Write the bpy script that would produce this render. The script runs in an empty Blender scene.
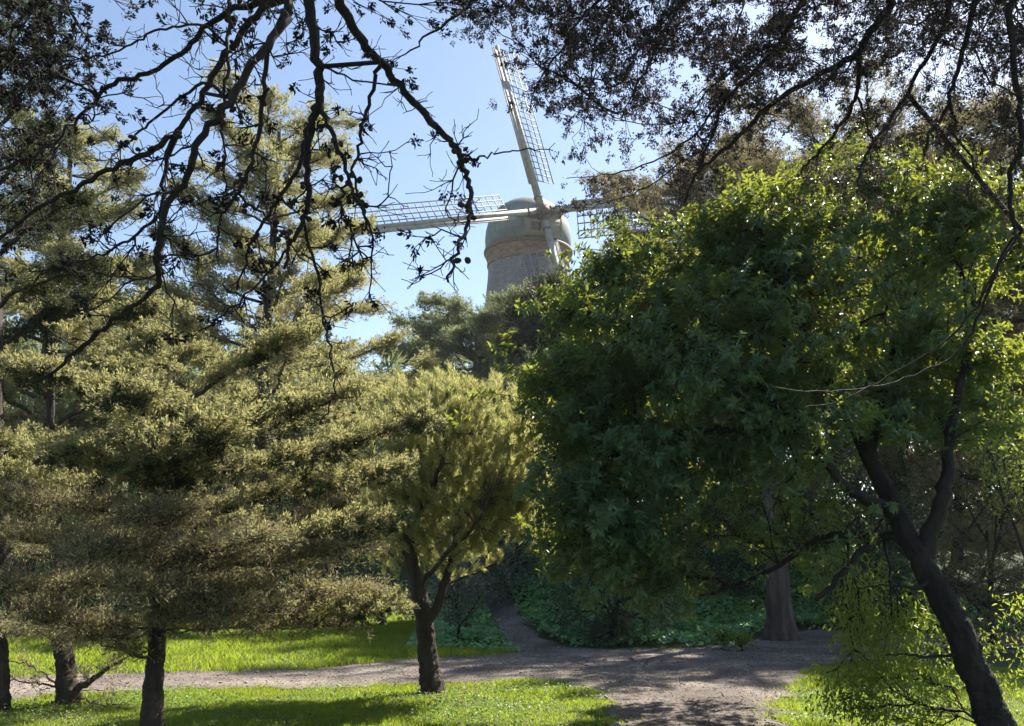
import bpy, math, random
import numpy as np

rng = np.random.default_rng(11)
random.seed(11)
R = math.radians
# ------------------------------------------------------------------ camera, sky, sun, exposure
sc = bpy.context.scene
COL = sc.collection
FPX, PITCH, EYE = 887.0, R(12.5), 1.6
CAM = np.array([0, 0, EYE])
cam = bpy.data.cameras.new('camera')
cam.sensor_width = 36
cam.lens = FPX / 1024 * 36
cam.clip_end = 2000
cam.clip_start = 0.05
camo = bpy.data.objects.new('camera', cam)
camo.location = (0, 0, EYE)
camo.rotation_euler = (R(90) + PITCH, 0, 0)
COL.objects.link(camo)
sc.camera = camo

SUN_AZ, SUN_EL = R(41), R(46)
world = bpy.data.worlds.new('World')
sc.world = world
world.use_nodes = True
wn = world.node_tree
sky = wn.nodes.new('ShaderNodeTexSky')
sky.sky_type = 'NISHITA'
sky.sun_disc = False
sky.sun_elevation = SUN_EL
sky.sun_rotation = SUN_AZ
sky.air_density = 1.0
sky.dust_density = 0.6
sky.ozone_density = .7
bg = wn.nodes['Background']
bg.inputs[1].default_value = 0.068
wn.links.new(sky.outputs[0], bg.inputs[0])

sun = bpy.data.lights.new('sun', 'SUN')
sun.energy = 5.0
sun.angle = R(0.5)
sun.color = (1.0, 0.93, 0.80)
suno = bpy.data.objects.new('sun', sun)
sd = np.array([math.sin(SUN_AZ) * math.cos(SUN_EL), math.cos(SUN_AZ) * math.cos(SUN_EL), math.sin(SUN_EL)])
suno.rotation_euler = (R(90) - SUN_EL, 0, -SUN_AZ + math.pi)
from mathutils import Vector
suno.rotation_euler = Vector(sd).to_track_quat('Z', 'Y').to_euler()
suno.location = (0, 0, 60)
COL.objects.link(suno)

vs = sc.view_settings
vs.view_transform = 'Standard'
vs.look = 'None'
vs.gamma = 1
vs.use_curve_mapping = False
vs.exposure = 1.6
sc.cycles.max_bounces = 7
sc.cycles.diffuse_bounces = 6
sc.cycles.transmission_bounces = 5
sc.cycles.sample_clamp_indirect = 4

# ------------------------------------------------------------------ projection helpers
CP, SP = math.cos(PITCH), math.sin(PITCH)


def P(px, py, d):
    """world point seen at pixel (px, py) with forward distance d along +Y"""
    x = (px - 512) / FPX
    u = (363 - py) / FPX
    t = d / (CP - u * SP)
    return CAM + t * np.array([x, CP - u * SP, SP + u * CP])


def G(px, py):
    """point of the level ground z = 0 under a pixel"""
    x = (px - 512) / FPX
    u = (363 - py) / FPX
    dz = SP + u * CP
    t = -EYE / dz
    return CAM + t * np.array([x, CP - u * SP, dz])


def proj(p):
    v = np.asarray(p) - CAM
    f = v[..., 1] * CP + v[..., 2] * SP
    u = -v[..., 1] * SP + v[..., 2] * CP
    f = np.where(f < 0.05, 0.05, f)
    return 512 + FPX * v[..., 0] / f, 363 - FPX * u / f


def sstep(a, b, x):
    t = np.clip((x - a) / (b - a), 0, 1)
    return t * t * (3 - 2 * t)


def ground_z(x, y):
    x = np.asarray(x, float)
    y = np.asarray(y, float)
    y0 = 17.2 + 2.2 * sstep(2.5, 5.5, x)
    right = sstep(-2.6, 0.2, x)
    z = right * 1.9 * sstep(0, 9, y - y0)
    z = z + (1 - right) * 1.5 * sstep(24, 36, y)
    z = z + 5.0 * sstep(34, 75, y) * 0.6
    z = z + 0.035 * np.sin(x * 0.9 + 0.4) * np.sin(y * 0.7 + x * 0.3)
    return z


# ------------------------------------------------------------------ mesh helpers
def mesh_obj(name, V, F, mat, parent=None, smooth=False, origin=None):
    """V (n,3) array; F list of int arrays each (m,k)"""
    V = np.asarray(V, np.float32).reshape(-1, 3)
    if origin is not None:
        V = V - np.asarray(origin, np.float32)
    me = bpy.data.meshes.new(name)
    if not isinstance(F, (list, tuple)):
        F = [F]
    F = [np.asarray(f, np.int32) for f in F if len(f)]
    nl = sum(f.size for f in F)
    npoly = sum(len(f) for f in F)
    me.vertices.add(len(V))
    me.vertices.foreach_set('co', V.ravel())
    me.loops.add(nl)
    me.loops.foreach_set('vertex_index', np.concatenate([f.ravel() for f in F]))
    me.polygons.add(npoly)
    tot = np.concatenate([np.full(len(f), f.shape[1], np.int32) for f in F])
    st = np.concatenate([[0], np.cumsum(tot)[:-1]]).astype(np.int32)
    me.polygons.foreach_set('loop_start', st)
    if smooth:
        me.polygons.foreach_set('use_smooth', np.ones(npoly, bool))
    me.update(calc_edges=True)
    me.materials.append(mat)
    o = bpy.data.objects.new(name, me)
    COL.objects.link(o)
    if parent is not None:
        o.parent = parent
    return o


def tag(o, label=None, cat=None, group=None, kind=None):
    if label:
        o['label'] = label
    if cat:
        o['category'] = cat
    if group:
        o['group'] = group
    if kind:
        o['kind'] = kind
    return o


def thing(name, label, cat, loc, group=None):
    o = bpy.data.objects.new(name, None)
    o.empty_display_size = 0.2
    o.location = tuple(loc)
    COL.objects.link(o)
    return tag(o, label, cat, group)


def norm(v):
    return v / np.maximum(np.linalg.norm(v, axis=-1, keepdims=True), 1e-9)


def frames(d):
    d = norm(d)
    ref = np.where(np.abs(d[..., 2:3]) < 0.9, np.array([0, 0, 1.0]), np.array([1.0, 0, 0]))
    a = norm(np.cross(d, ref))
    b = np.cross(d, a)
    return a, b


def catmull(pts, n):
    pts = np.asarray(pts, float)
    if len(pts) < 3:
        t = np.linspace(0, 1, n * (len(pts) - 1) + 1)[:, None]
        return pts[0] * (1 - t) + pts[-1] * t
    Q = np.vstack([2 * pts[0] - pts[1], pts, 2 * pts[-1] - pts[-2]])
    out = []
    for i in range(1, len(Q) - 2):
        p0, p1, p2, p3 = Q[i - 1:i + 3]
        for t in np.linspace(0, 1, n, endpoint=False):
            out.append(.5 * (2 * p1 + (p2 - p0) * t + (2 * p0 - 5 * p1 + 4 * p2 - p3) * t * t + (3 * p1 - p0 - 3 * p2 + p3) * t ** 3))
    out.append(pts[-1])
    return np.array(out)


def tube(pts, rad, k=8, rough=0.0, cap=True, ridge=0.0, flare=0.0):
    """swept tube, returns V, quads"""
    pts = np.asarray(pts, float)
    rad = np.broadcast_to(np.asarray(rad, float), (len(pts),))
    d = np.gradient(pts, axis=0)
    d = norm(d)
    a, _ = frames(d[:1])
    a = a[0]
    V = []
    ph = rng.uniform(0, 6.28, 4)
    col = rng.normal(size=k)
    run = np.concatenate([[0], np.cumsum(np.linalg.norm(np.diff(pts, axis=0), axis=1))])
    rad = rad * (1 + rough * .8 * np.convolve(rng.normal(size=len(pts) + 4), np.ones(5) / 3, 'valid'))
    for i in range(len(pts)):
        a = a - d[i] * a.dot(d[i])
        a = a / (np.linalg.norm(a) + 1e-9)
        b = np.cross(d[i], a)
        th = np.arange(k) / k * 2 * math.pi
        r = rad[i] * (1 + rough * (np.sin(3 * th + ph[0] + i * .35) + .6 * np.sin(5 * th + ph[1] - i * .6) + .35 * rng.normal(size=k)))
        if ridge:
            col = .80 * col + .60 * rng.normal(size=k)
            r = r * (1 + ridge * np.clip(col, -1.4, 1.4))
        if flare:
            r = r * (1 + flare * math.exp(-run[i] / .16) * (.75 + .5 * np.sin(5 * th + ph[2])))
        V.append(pts[i] + np.outer(r * np.cos(th), a) + np.outer(r * np.sin(th), b))
    n = len(pts)
    V = np.concatenate(V)
    i = np.arange(n - 1)[:, None] * k
    j = np.arange(k)[None]
    j2 = (j + 1) % k
    Q = np.stack([i + j, i + j2, i + k + j2, i + k + j], -1).reshape(-1, 4)
    if cap:
        V = np.vstack([V, pts[0], pts[-1]])
        jj = np.arange(k)
        T = np.concatenate([np.stack([np.full(k, n * k), (jj + 1) % k, jj], -1),
                            np.stack([np.full(k, n * k + 1), (n - 1) * k + jj, (n - 1) * k + (jj + 1) % k], -1)])
        return V, [Q, T]
    return V, [Q]


def join(parts):
    Vs, Fs, off = [], {}, 0
    for V, F in parts:
        Vs.append(np.asarray(V, float).reshape(-1, 3))
        for f in (F if isinstance(F, (list, tuple)) else [F]):
            f = np.asarray(f)
            if len(f):
                Fs.setdefault(f.shape[1], []).append(f + off)
        off += len(Vs[-1])
    return np.concatenate(Vs), [np.concatenate(f) for f in Fs.values()]


def frusta(A, B, ra, rb, k=4):
    d = B - A
    a, b = frames(d)
    th = np.arange(k) / k * 2 * math.pi
    c, s = np.cos(th), np.sin(th)
    ring = a[:, None] * c[None, :, None] + b[:, None] * s[None, :, None]
    V = np.concatenate([A[:, None] + ring * ra[:, None, None], B[:, None] + ring * rb[:, None, None]], 1).reshape(-1, 3)
    i = np.arange(len(A))[:, None] * 2 * k
    j = np.arange(k)[None]
    j2 = (j + 1) % k
    return V, [np.stack([i + j, i + j2, i + k + j2, i + k + j], -1).reshape(-1, 4)]


def box(x0, x1, y0, y1, z0, z1):
    V = np.array([[x, y, z] for z in (z0, z1) for y in (y0, y1) for x in (x0, x1)], float)
    F = np.array([[0, 2, 3, 1], [4, 5, 7, 6], [0, 1, 5, 4], [2, 6, 7, 3], [0, 4, 6, 2], [1, 3, 7, 5]])
    return V, [F]


def blades(base, d, L, W):
    """thin diamond blades (one quad each)"""
    n = len(base)
    d = norm(d)
    side = norm(np.cross(d, rng.normal(size=(n, 3))))
    L = np.broadcast_to(L, (n,))[:, None]
    W = np.broadcast_to(W, (n,))[:, None]
    mid = base + d * L * .45
    V = np.stack([base, mid + side * W * .5, base + d * L, mid - side * W * .5], 1).reshape(-1, 3)
    return V, [np.arange(4 * n).reshape(-1, 4)]


def leaves(base, d, nrm, L, W, fold=.18, droop=.12):
    """folded six-vertex leaves (two quads each)"""
    n = len(base)
    d = norm(d)
    s = norm(np.cross(d, nrm))
    u = np.cross(s, d)
    L = np.broadcast_to(L, (n,))[:, None]
    W = np.broadcast_to(W, (n,))[:, None]
    l1 = base + d * L * .32 + s * W * .46 + u * W * fold
    l2 = base + d * L * .70 + s * W * .38 + u * (W * fold - L * droop * .4)
    r1 = base + d * L * .32 - s * W * .46 + u * W * fold
    r2 = base + d * L * .70 - s * W * .38 + u * (W * fold - L * droop * .4)
    tip = base + d * L - u * L * droop
    V = np.stack([base, l1, l2, tip, r2, r1], 1).reshape(-1, 3)
    i = np.arange(n)[:, None] * 6
    Q = np.concatenate([i + np.array([[0, 1, 2, 3]]), i + np.array([[0, 3, 4, 5]])])
    return V, [Q]


def rnd(n, s=1.0):
    return rng.normal(size=(n, 3)) * s


# ------------------------------------------------------------------ materials
def nt(name):
    m = bpy.data.materials.new(name)
    m.use_nodes = True
    t = m.node_tree
    t.nodes.clear()
    return m, t


def ramp(t, fac, cols):
    r = t.nodes.new('ShaderNodeValToRGB')
    while len(r.color_ramp.elements) < len(cols):
        r.color_ramp.elements.new(0.5)
    for e, (p, c) in zip(r.color_ramp.elements, cols):
        e.position = p
        e.color = (*c, 1)
    t.links.new(fac, r.inputs[0])
    return r.outputs[0]


def noise(t, scale, detail=4, rough=.6, vec=None):
    n = t.nodes.new('ShaderNodeTexNoise')
    n.inputs['Scale'].default_value = scale
    n.inputs['Detail'].default_value = detail
    n.inputs['Roughness'].default_value = rough
    if vec is not None:
        t.links.new(vec, n.inputs['Vector'])
    return n.outputs['Fac']


def mixc(t, fac, a, b, mode='MIX'):
    m = t.nodes.new('ShaderNodeMix')
    m.data_type = 'RGBA'
    m.blend_type = mode
    for sock, v in ((m.inputs[0], fac), (m.inputs[6], a), (m.inputs[7], b)):
        if hasattr(v, 'is_output'):
            t.links.new(v, sock)
        elif isinstance(v, (int, float)):
            sock.default_value = v
        else:
            sock.default_value = (*v, 1)
    return m.outputs[2]


def objcoord(t, scale=(1, 1, 1)):
    c = t.nodes.new('ShaderNodeTexCoord')
    mp = t.nodes.new('ShaderNodeMapping')
    mp.inputs['Scale'].default_value = scale
    t.links.new(c.outputs['Object'], mp.inputs[0])
    return mp.outputs[0]


def foliage_mat(name, cols, trans, tmix=.45, rough=.55, spec=.25, patch=None, scale=1.2):
    """cols: dark, mid, light leaf colours varied leaf by leaf; trans: colour of light passing through"""
    m, t = nt(name)
    g = t.nodes.new('ShaderNodeNewGeometry')
    c = ramp(t, g.outputs['Random Per Island'], [(0, cols[0]), (.55, cols[1]), (1, cols[2])])
    nz = noise(t, scale, 3, .6, objcoord(t))
    if patch is not None:
        f = ramp(t, nz, [(.45, (0, 0, 0)), (.68, (1, 1, 1))])
        c = mixc(t, f, c, patch)
    p = t.nodes.new('ShaderNodeBsdfPrincipled')
    p.inputs['Roughness'].default_value = rough
    p.inputs['Specular IOR Level'].default_value = spec
    t.links.new(c, p.inputs['Base Color'])
    tr = t.nodes.new('ShaderNodeBsdfTranslucent')
    c2 = mixc(t, .75, c, trans)
    t.links.new(c2, tr.inputs[0])
    mx = t.nodes.new('ShaderNodeMixShader')
    mx.inputs[0].default_value = tmix
    t.links.new(p.outputs[0], mx.inputs[1])
    t.links.new(tr.outputs[0], mx.inputs[2])
    o = t.nodes.new('ShaderNodeOutputMaterial')
    t.links.new(mx.outputs[0], o.inputs[0])
    return m


def solid_mat(name, cols, scale=3, stretch=(1, 1, 1), rough=.85, bump=.5, bscale=None, bdist=.02, spec=.3, metal=0):
    m, t = nt(name)
    v = objcoord(t, stretch)
    n1 = noise(t, scale, 6, .65, v)
    c = ramp(t, n1, [(.28 + .44 * i / (len(cols) - 1), k) for i, k in enumerate(cols)])
    p = t.nodes.new('ShaderNodeBsdfPrincipled')
    p.inputs['Roughness'].default_value = rough
    p.inputs['Specular IOR Level'].default_value = spec
    p.inputs['Metallic'].default_value = metal
    t.links.new(c, p.inputs['Base Color'])
    if bump:
        b = t.nodes.new('ShaderNodeBump')
        b.inputs['Strength'].default_value = bump
        b.inputs['Distance'].default_value = bdist
        t.links.new(noise(t, bscale or scale * 2.5, 8, .7, v), b.inputs['Height'])
        t.links.new(b.outputs[0], p.inputs['Normal'])
    o = t.nodes.new('ShaderNodeOutputMaterial')
    t.links.new(p.outputs[0], o.inputs[0])
    return m


M = {}
M['bark'] = solid_mat('bark', [(.018, .013, .01), (.05, .038, .03), (.10, .078, .06)], 5, (1, 1, .18), bump=1, bdist=.04)
M['bark_red'] = solid_mat('fissured_bark', [(.035, .028, .024), (.10, .078, .066), (.19, .155, .135)], 6, (1, 1, .12), bump=1, bdist=.06)
M['bark_dark'] = solid_mat('dark_bark', [(.010, .008, .008), (.022, .018, .016), (.045, .036, .032)], 7, (1, 1, .3), bump=1, bdist=.03)
M['bark_pale'] = solid_mat('pale_twig_bark', [(.10, .08, .06), (.2, .165, .125), (.32, .27, .20)], 7, (1, 1, .3), bump=.6)
M['twig'] = solid_mat('twig_bark', [(.05, .04, .034), (.1, .08, .065)], 9, bump=0)
M['twig_dark'] = solid_mat('dark_twig_bark', [(.012, .010, .010), (.028, .022, .02)], 9, bump=0)
M['deadtwig'] = foliage_mat('dry_twigs', [(.05, .042, .028), (.19, .165, .095), (.50, .44, .27)], (.45, .40, .21), .3, .8, .1)
M['cyp'] = foliage_mat('cypress_foliage', [(.034, .05, .024), (.145, .155, .072), (.39, .36, .175)], (.50, .47, .19), .44, .6, .2, patch=(.19, .19, .10))
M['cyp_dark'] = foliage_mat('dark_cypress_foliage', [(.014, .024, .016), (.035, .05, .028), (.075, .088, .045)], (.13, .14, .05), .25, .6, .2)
M['cyp_far'] = foliage_mat('far_cypress_foliage', [(.055, .085, .045), (.125, .155, .08), (.23, .25, .125)], (.32, .36, .15), .38, .7, .15)
M['cyp_brown'] = foliage_mat('brown_cypress_foliage', [(.05, .05, .03), (.12, .105, .06), (.22, .185, .11)], (.28, .24, .11), .38, .7, .15, patch=(.10, .10, .045))
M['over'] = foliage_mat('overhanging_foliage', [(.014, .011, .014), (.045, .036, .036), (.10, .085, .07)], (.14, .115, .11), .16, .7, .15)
M['over_shade'] = foliage_mat('shade_black_foliage', [(.006, .006, .007), (.016, .015, .015), (.034, .03, .028)], (.06, .05, .04), .06, .8, .1)  # darker copy of the overhanging foliage, shade put into the colour
M['pine'] = foliage_mat('pine_needles', [(.09, .12, .04), (.25, .275, .10), (.46, .46, .19)], (.64, .62, .22), .45, .5, .3)
M['laurel'] = foliage_mat('glossy_leaves', [(.018, .072, .043), (.038, .122, .07), (.075, .185, .10)], (.54, .57, .05), .33, .42, .5, scale=.8)
M['shoot'] = foliage_mat('young_leaves', [(.05, .10, .025), (.09, .16, .03), (.16, .22, .05)], (.42, .50, .06), .5, .4, .4)
M['silver'] = foliage_mat('grey_green_leaves', [(.05, .07, .05), (.10, .13, .10), (.26, .29, .23)], (.2, .24, .14), .3, .5, .4)
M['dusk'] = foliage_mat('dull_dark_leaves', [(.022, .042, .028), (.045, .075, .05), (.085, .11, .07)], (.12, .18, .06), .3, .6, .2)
M['cover'] = foliage_mat('ground_cover_leaves', [(.09, .25, .11), (.15, .39, .17), (.24, .48, .21)], (.30, .55, .12), .38, .4, .6, scale=.6, patch=(.14, .26, .06))
M['grass'] = foliage_mat('grass_blades', [(.06, .12, .014), (.11, .20, .018), (.20, .27, .03)], (.46, .56, .03), .5, .5, .3, scale=.8, patch=(.19, .25, .02))
M['stone'] = solid_mat('pale_stone', [(.22, .20, .18), (.42, .38, .35)], 30, bump=0)
M['clover'] = foliage_mat('clover_leaves', [(.06, .14, .03), (.10, .22, .05), (.22, .32, .12)], (.30, .48, .08), .4, .5, .4)
M['cone'] = solid_mat('cone_scales', [(.025, .02, .018), (.07, .05, .04)], 40, bump=.6, bscale=90, bdist=.01)
M['litter'] = foliage_mat('dead_leaves', [(.06, .045, .035), (.15, .11, .08), (.30, .24, .18)], (.2, .14, .08), .1, .8, .2)
M['white'] = solid_mat('weathered_white_paint', [(.20, .18, .165), (.33, .31, .285), (.43, .40, .37)], 2.5, rough=.6, bump=.2)
M['slat'] = solid_mat('painted_lattice', [(.20, .20, .23), (.30, .295, .31)], 3, rough=.6, bump=0)
M['iron'] = solid_mat('rusted_iron', [(.10, .07, .055), (.22, .15, .12)], 6, rough=.7, bump=.4)
M['brick'] = solid_mat('brick_band', [(.14, .085, .07), (.24, .155, .13), (.36, .29, .25)], 1.6, (1, 1, 3), rough=.8, bump=.4)
M['ply'] = solid_mat('tan_boards', [(.24, .21, .175), (.36, .32, .275)], 1.5, (1, 1, 4), rough=.7, bump=.3)
M['dark_glass'] = solid_mat('dark_opening', [(.02, .02, .022), (.03, .03, .034)], 2, rough=.2, bump=0)


def shingle_mat(name, cols, bw, bh, mortar):
    m, t = nt(name)
    tc = t.nodes.new('ShaderNodeTexCoord')
    b = t.nodes.new('ShaderNodeTexBrick')
    t.links.new(tc.outputs['UV'], b.inputs['Vector'])
    b.inputs['Color1'].default_value = (*cols[0], 1)
    b.inputs['Color2'].default_value = (*cols[1], 1)
    b.inputs['Mortar'].default_value = (*mortar, 1)
    b.inputs['Scale'].default_value = 1
    b.inputs['Brick Width'].default_value = bw
    b.inputs['Row Height'].default_value = bh
    b.inputs['Mortar Size'].default_value = .018
    n = noise(t, .9, 6, .7, objcoord(t, (1, 1, .35)))
    f = ramp(t, n, [(.35, (.72, .72, .74)), (.7, (1.15, 1.12, 1.08))])
    c = mixc(t, 1.0, b.outputs[0], f, 'MULTIPLY')
    p = t.nodes.new('ShaderNodeBsdfPrincipled')
    p.inputs['Roughness'].default_value = .75
    t.links.new(c, p.inputs['Base Color'])
    bu = t.nodes.new('ShaderNodeBump')
    bu.inputs['Strength'].default_value = .6
    bu.inputs['Distance'].default_value = .05
    t.links.new(b.outputs['Fac'], bu.inputs['Height'])
    bu.invert = True
    t.links.new(bu.outputs[0], p.inputs['Normal'])
    o = t.nodes.new('ShaderNodeOutputMaterial')
    t.links.new(p.outputs[0], o.inputs[0])
    return m


M['shingle'] = shingle_mat('wood_shingles', [(.20, .185, .195), (.33, .305, .315)], .20, .20, (.14, .13, .135))
M['copper'] = shingle_mat('patinated_copper', [(.14, .18, .185), (.21, .245, .24)], 1.1, .8, (.10, .13, .13))


def ground_mat():
    m, t = nt('soil_under_grass')
    v = objcoord(t)
    c = ramp(t, noise(t, .9, 6, .7, v), [(.3, (.028, .05, .014)), (.5, (.045, .075, .018)), (.7, (.075, .085, .03))])
    c = mixc(t, ramp(t, noise(t, 14, 5, .7, v), [(.45, (0, 0, 0)), (.7, (.7, .7, .7))]), c, (.05, .04, .028))
    p = t.nodes.new('ShaderNodeBsdfPrincipled')
    p.inputs['Roughness'].default_value = .95
    t.links.new(c, p.inputs['Base Color'])
    b = t.nodes.new('ShaderNodeBump')
    b.inputs['Strength'].default_value = .8
    b.inputs['Distance'].default_value = .05
    t.links.new(noise(t, 18, 6, .7, v), b.inputs['Height'])
    t.links.new(b.outputs[0], p.inputs['Normal'])
    o = t.nodes.new('ShaderNodeOutputMaterial')
    t.links.new(p.outputs[0], o.inputs[0])
    return m


def path_mat():
    m, t = nt('packed_dirt')
    v = objcoord(t)
    c = ramp(t, noise(t, .7, 6, .65, v), [(.3, (.10, .085, .08)), (.5, (.21, .182, .168)), (.7, (.36, .31, .28))])
    f = ramp(t, noise(t, 30, 6, .75, v), [(.42, (.55, .53, .52)), (.62, (1.2, 1.18, 1.15))])
    c = mixc(t, 1.0, c, f, 'MULTIPLY')
    vo = t.nodes.new('ShaderNodeTexVoronoi')
    vo.inputs['Scale'].default_value = 26
    t.links.new(v, vo.inputs['Vector'])
    f2 = ramp(t, vo.outputs['Distance'], [(.08, (1, 1, 1)), (.16, (0, 0, 0))])
    c = mixc(t, f2, c, (.33, .30, .27))
    p = t.nodes.new('ShaderNodeBsdfPrincipled')
    p.inputs['Roughness'].default_value = .95
    p.inputs['Specular IOR Level'].default_value = .15
    t.links.new(c, p.inputs['Base Color'])
    b = t.nodes.new('ShaderNodeBump')
    b.inputs['Strength'].default_value = .9
    b.inputs['Distance'].default_value = .04
    t.links.new(noise(t, 9, 9, .75, v), b.inputs['Height'])
    t.links.new(b.outputs[0], p.inputs['Normal'])
    o = t.nodes.new('ShaderNodeOutputMaterial')
    t.links.new(p.outputs[0], o.inputs[0])
    return m


M['ground'] = ground_mat()
M['path'] = path_mat()

# ------------------------------------------------------------------ ground and path
def grid(xs, ys, zf):
    X, Y = np.meshgrid(xs, ys)
    V = np.stack([X, Y, zf(X, Y)], -1).reshape(-1, 3)
    nx = len(xs)
    i = (np.arange(len(ys) - 1)[:, None] * nx + np.arange(nx - 1)[None]).reshape(-1)
    return V, [np.stack([i, i + 1, i + nx + 1, i + nx], -1)]


xs = np.concatenate([np.linspace(-600, -40, 15), np.arange(-38, 38.1, .25), np.linspace(40, 600, 15)])
ys = np.concatenate([np.linspace(-300, -22, 10), np.arange(-20, 60.1, .25), np.linspace(64, 900, 22)])
V, F = grid(xs, ys, ground_z)
tag(mesh_obj('ground', V, F, M['ground'], smooth=True), kind='structure')


def gpts(pix):
    return np.array([G(*p)[:2] for p in pix])


def inside(poly, x, y):
    r = np.zeros(np.shape(x), bool)
    n = len(poly)
    j = n - 1
    for i in range(n):
        xi, yi = poly[i]
        xj, yj = poly[j]
        with np.errstate(divide='ignore', invalid='ignore'):
            c = ((yi > y) != (yj > y)) & (x < (xj - xi) * (y - yi) / (yj - yi) + xi)
        r ^= c
        j = i
    return r


top_edge = gpts([(-160, 690), (0, 681), (100, 677), (200, 673), (300, 669), (370, 665), (430, 660), (490, 656), (519, 652)])
side_l = gpts([(500, 643), (482, 633)])
side_r = gpts([(497, 627), (520, 636), (549, 645)])
top2 = gpts([(571, 648), (620, 649), (660, 649), (697, 648), (735, 643), (760, 637), (800, 634), (850, 634), (920, 635), (1000, 636), (1120, 636)])
right_lawn = gpts([(1120, 655), (1020, 655), (940, 657), (880, 660), (845, 662), (815, 668), (795, 681), (781, 700), (777, 717), (781, 740), (800, 790)])
left_lawn = gpts([(610, 760), (618, 730), (617, 715), (609, 704), (592, 694), (570, 687), (535, 682.5), (480, 682), (430, 682), (350, 684), (270, 686), (200, 689), (100, 694), (0, 701), (-160, 716)])
near_join = np.array([[3.0, 2.0], [1.0, 2.0]])
tail = np.array([[-2.2, 26.0], [-1.5, 26.0]])
path_poly = np.concatenate([top_edge, side_l, tail, side_r, top2, right_lawn, near_join, left_lawn])


def edge_noise(x, y):
    return .10 * np.sin(x * 5.1 + 2 * np.sin(y * 3.3)) + .06 * np.sin(x * 13 + y * 11) + .03 * np.sin(x * 37) * np.sin(y * 41)


def in_path(x, y):
    return inside(path_poly, x + edge_noise(x, y), y + edge_noise(y + 3, x))


xs = np.arange(-16, 18, .07)
ys = np.arange(1.8, 27, .07)
X, Y = np.meshgrid(xs, ys)
msk = in_path(X, Y)
rut = lambda x, y: ground_z(x, y) + .006 + .012 * np.sin(x * 2.1 + y * 1.3) * np.sin(y * 3.7)
V, F = grid(xs, ys, lambda x, y: ground_z(x, y) + .009)
q = F[0]
keep = msk.reshape(-1)[q].any(1)
q = q[keep]
u, inv = np.unique(q, return_inverse=True)
V = V[u]
V[:, 2] += .004 * np.sin(V[:, 0] * 3.1 + V[:, 1]) * np.sin(V[:, 1] * 2.3)
tag(mesh_obj('path', V, inv.reshape(-1, 4), M['path'], smooth=True), kind='structure')


def grass_patch(name, poly, n, hmin, hmax, label, w=.007):
    lo, hi = poly.min(0), poly.max(0)
    x = rng.uniform(lo[0], hi[0], n * 3)
    y = rng.uniform(lo[1], hi[1], n * 3)
    k = inside(poly, x, y) & ~in_path(x, y)
    x, y = x[k][:n], y[k][:n]
    n = len(x)
    clump = .65 + .45 * np.sin(x * 2.3 + np.sin(y * 1.9) * 2) * np.sin(y * 2.9 + x)
    h = rng.uniform(hmin, hmax, n) * clump.clip(.45, 1.2)
    base = np.stack([x, y, ground_z(x, y) - .005], -1)
    d = np.stack([rng.normal(0, .38, n), rng.normal(0, .38, n), np.ones(n)], -1)
    d = norm(d)
    ang = rng.uniform(0, math.pi, n)
    s = np.stack([np.cos(ang), np.sin(ang), np.zeros(n)], -1)
    ww = (w * rng.uniform(.6, 1.3, n))[:, None]
    bend = norm(d * [1, 1, 0] + 1e-6) * (h * rng.uniform(.1, .5, n))[:, None]
    mid = base + d * (h * .55)[:, None]
    tip = base + d * h[:, None] + bend
    V = np.stack([base - s * ww / 2, base + s * ww / 2, mid + s * ww * .4, tip, mid - s * ww * .4], 1).reshape(-1, 3)
    i = np.arange(n)[:, None] * 5
    Q = i + np.array([[0, 1, 2, 4]])
    T = i + np.array([[4, 2, 3]])
    return tag(mesh_obj(name, V, [Q, T], M['grass']), label, 'grass', kind='stuff')


near_left = np.concatenate([left_lawn + [0.12, 0.35], np.array([[-9.5, 6.2], [-4, 6.2], [1.4, 6.2]])])
grass_patch('lawn_grass', near_left, 150000, .035, .085, 'bright sunlit green lawn at the near left, in front of the dirt path')
grass_patch('lawn_grass', np.array([[1.9, 6.0], [8.5, 6.0], [9, 14.2], [4.5, 14.0], [2.2, 12.5]]), 90000, .04, .10,
            'green lawn at the near right around the dark leaning trunk')
grass_patch('lawn_grass', np.concatenate([top_edge - [0, .35], [[0.1, 16.2], [-1.3, 26], [-16, 26]]]), 120000, .06, .16,
            'shaded green lawn beyond the dirt path on the left', w=.012)

# ground cover on the bank
n = 60000
x = rng.uniform(-1.9, 11, n)
y = rng.uniform(16.6, 27, n)
k = ~in_path(x, y) & ~in_path(x, y - .12)
k &= (ground_z(x, y) > .015) | (rng.random(n) < .5)
x, y = x[k], y[k]
n = len(x)
hump = .10 + .10 * np.sin(x * 1.7 + np.sin(y * 1.3)) * np.sin(y * 2.1) + rng.uniform(0, .14, n)
edge = sstep(0, 1.0, y - (17.2 + 2.2 * sstep(2.5, 5.5, x)) + .5)
base = np.stack([x, y, ground_z(x, y) + hump.clip(.03) * (.25 + .75 * edge)], -1)
nr = norm(np.stack([rng.normal(0, .45, n), rng.normal(-.25, .45, n), np.ones(n)], -1))
dd = norm(np.cross(nr, rnd(n)))
V, F = leaves(base, dd, nr, rng.uniform(.05, .11, n), rng.uniform(.06, .12, n), .1, .05)
tag(mesh_obj('ground_cover', V, F, M['cover']), 'teal green leafy ground cover on the bank behind the path', 'ground cover', kind='stuff')

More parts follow.
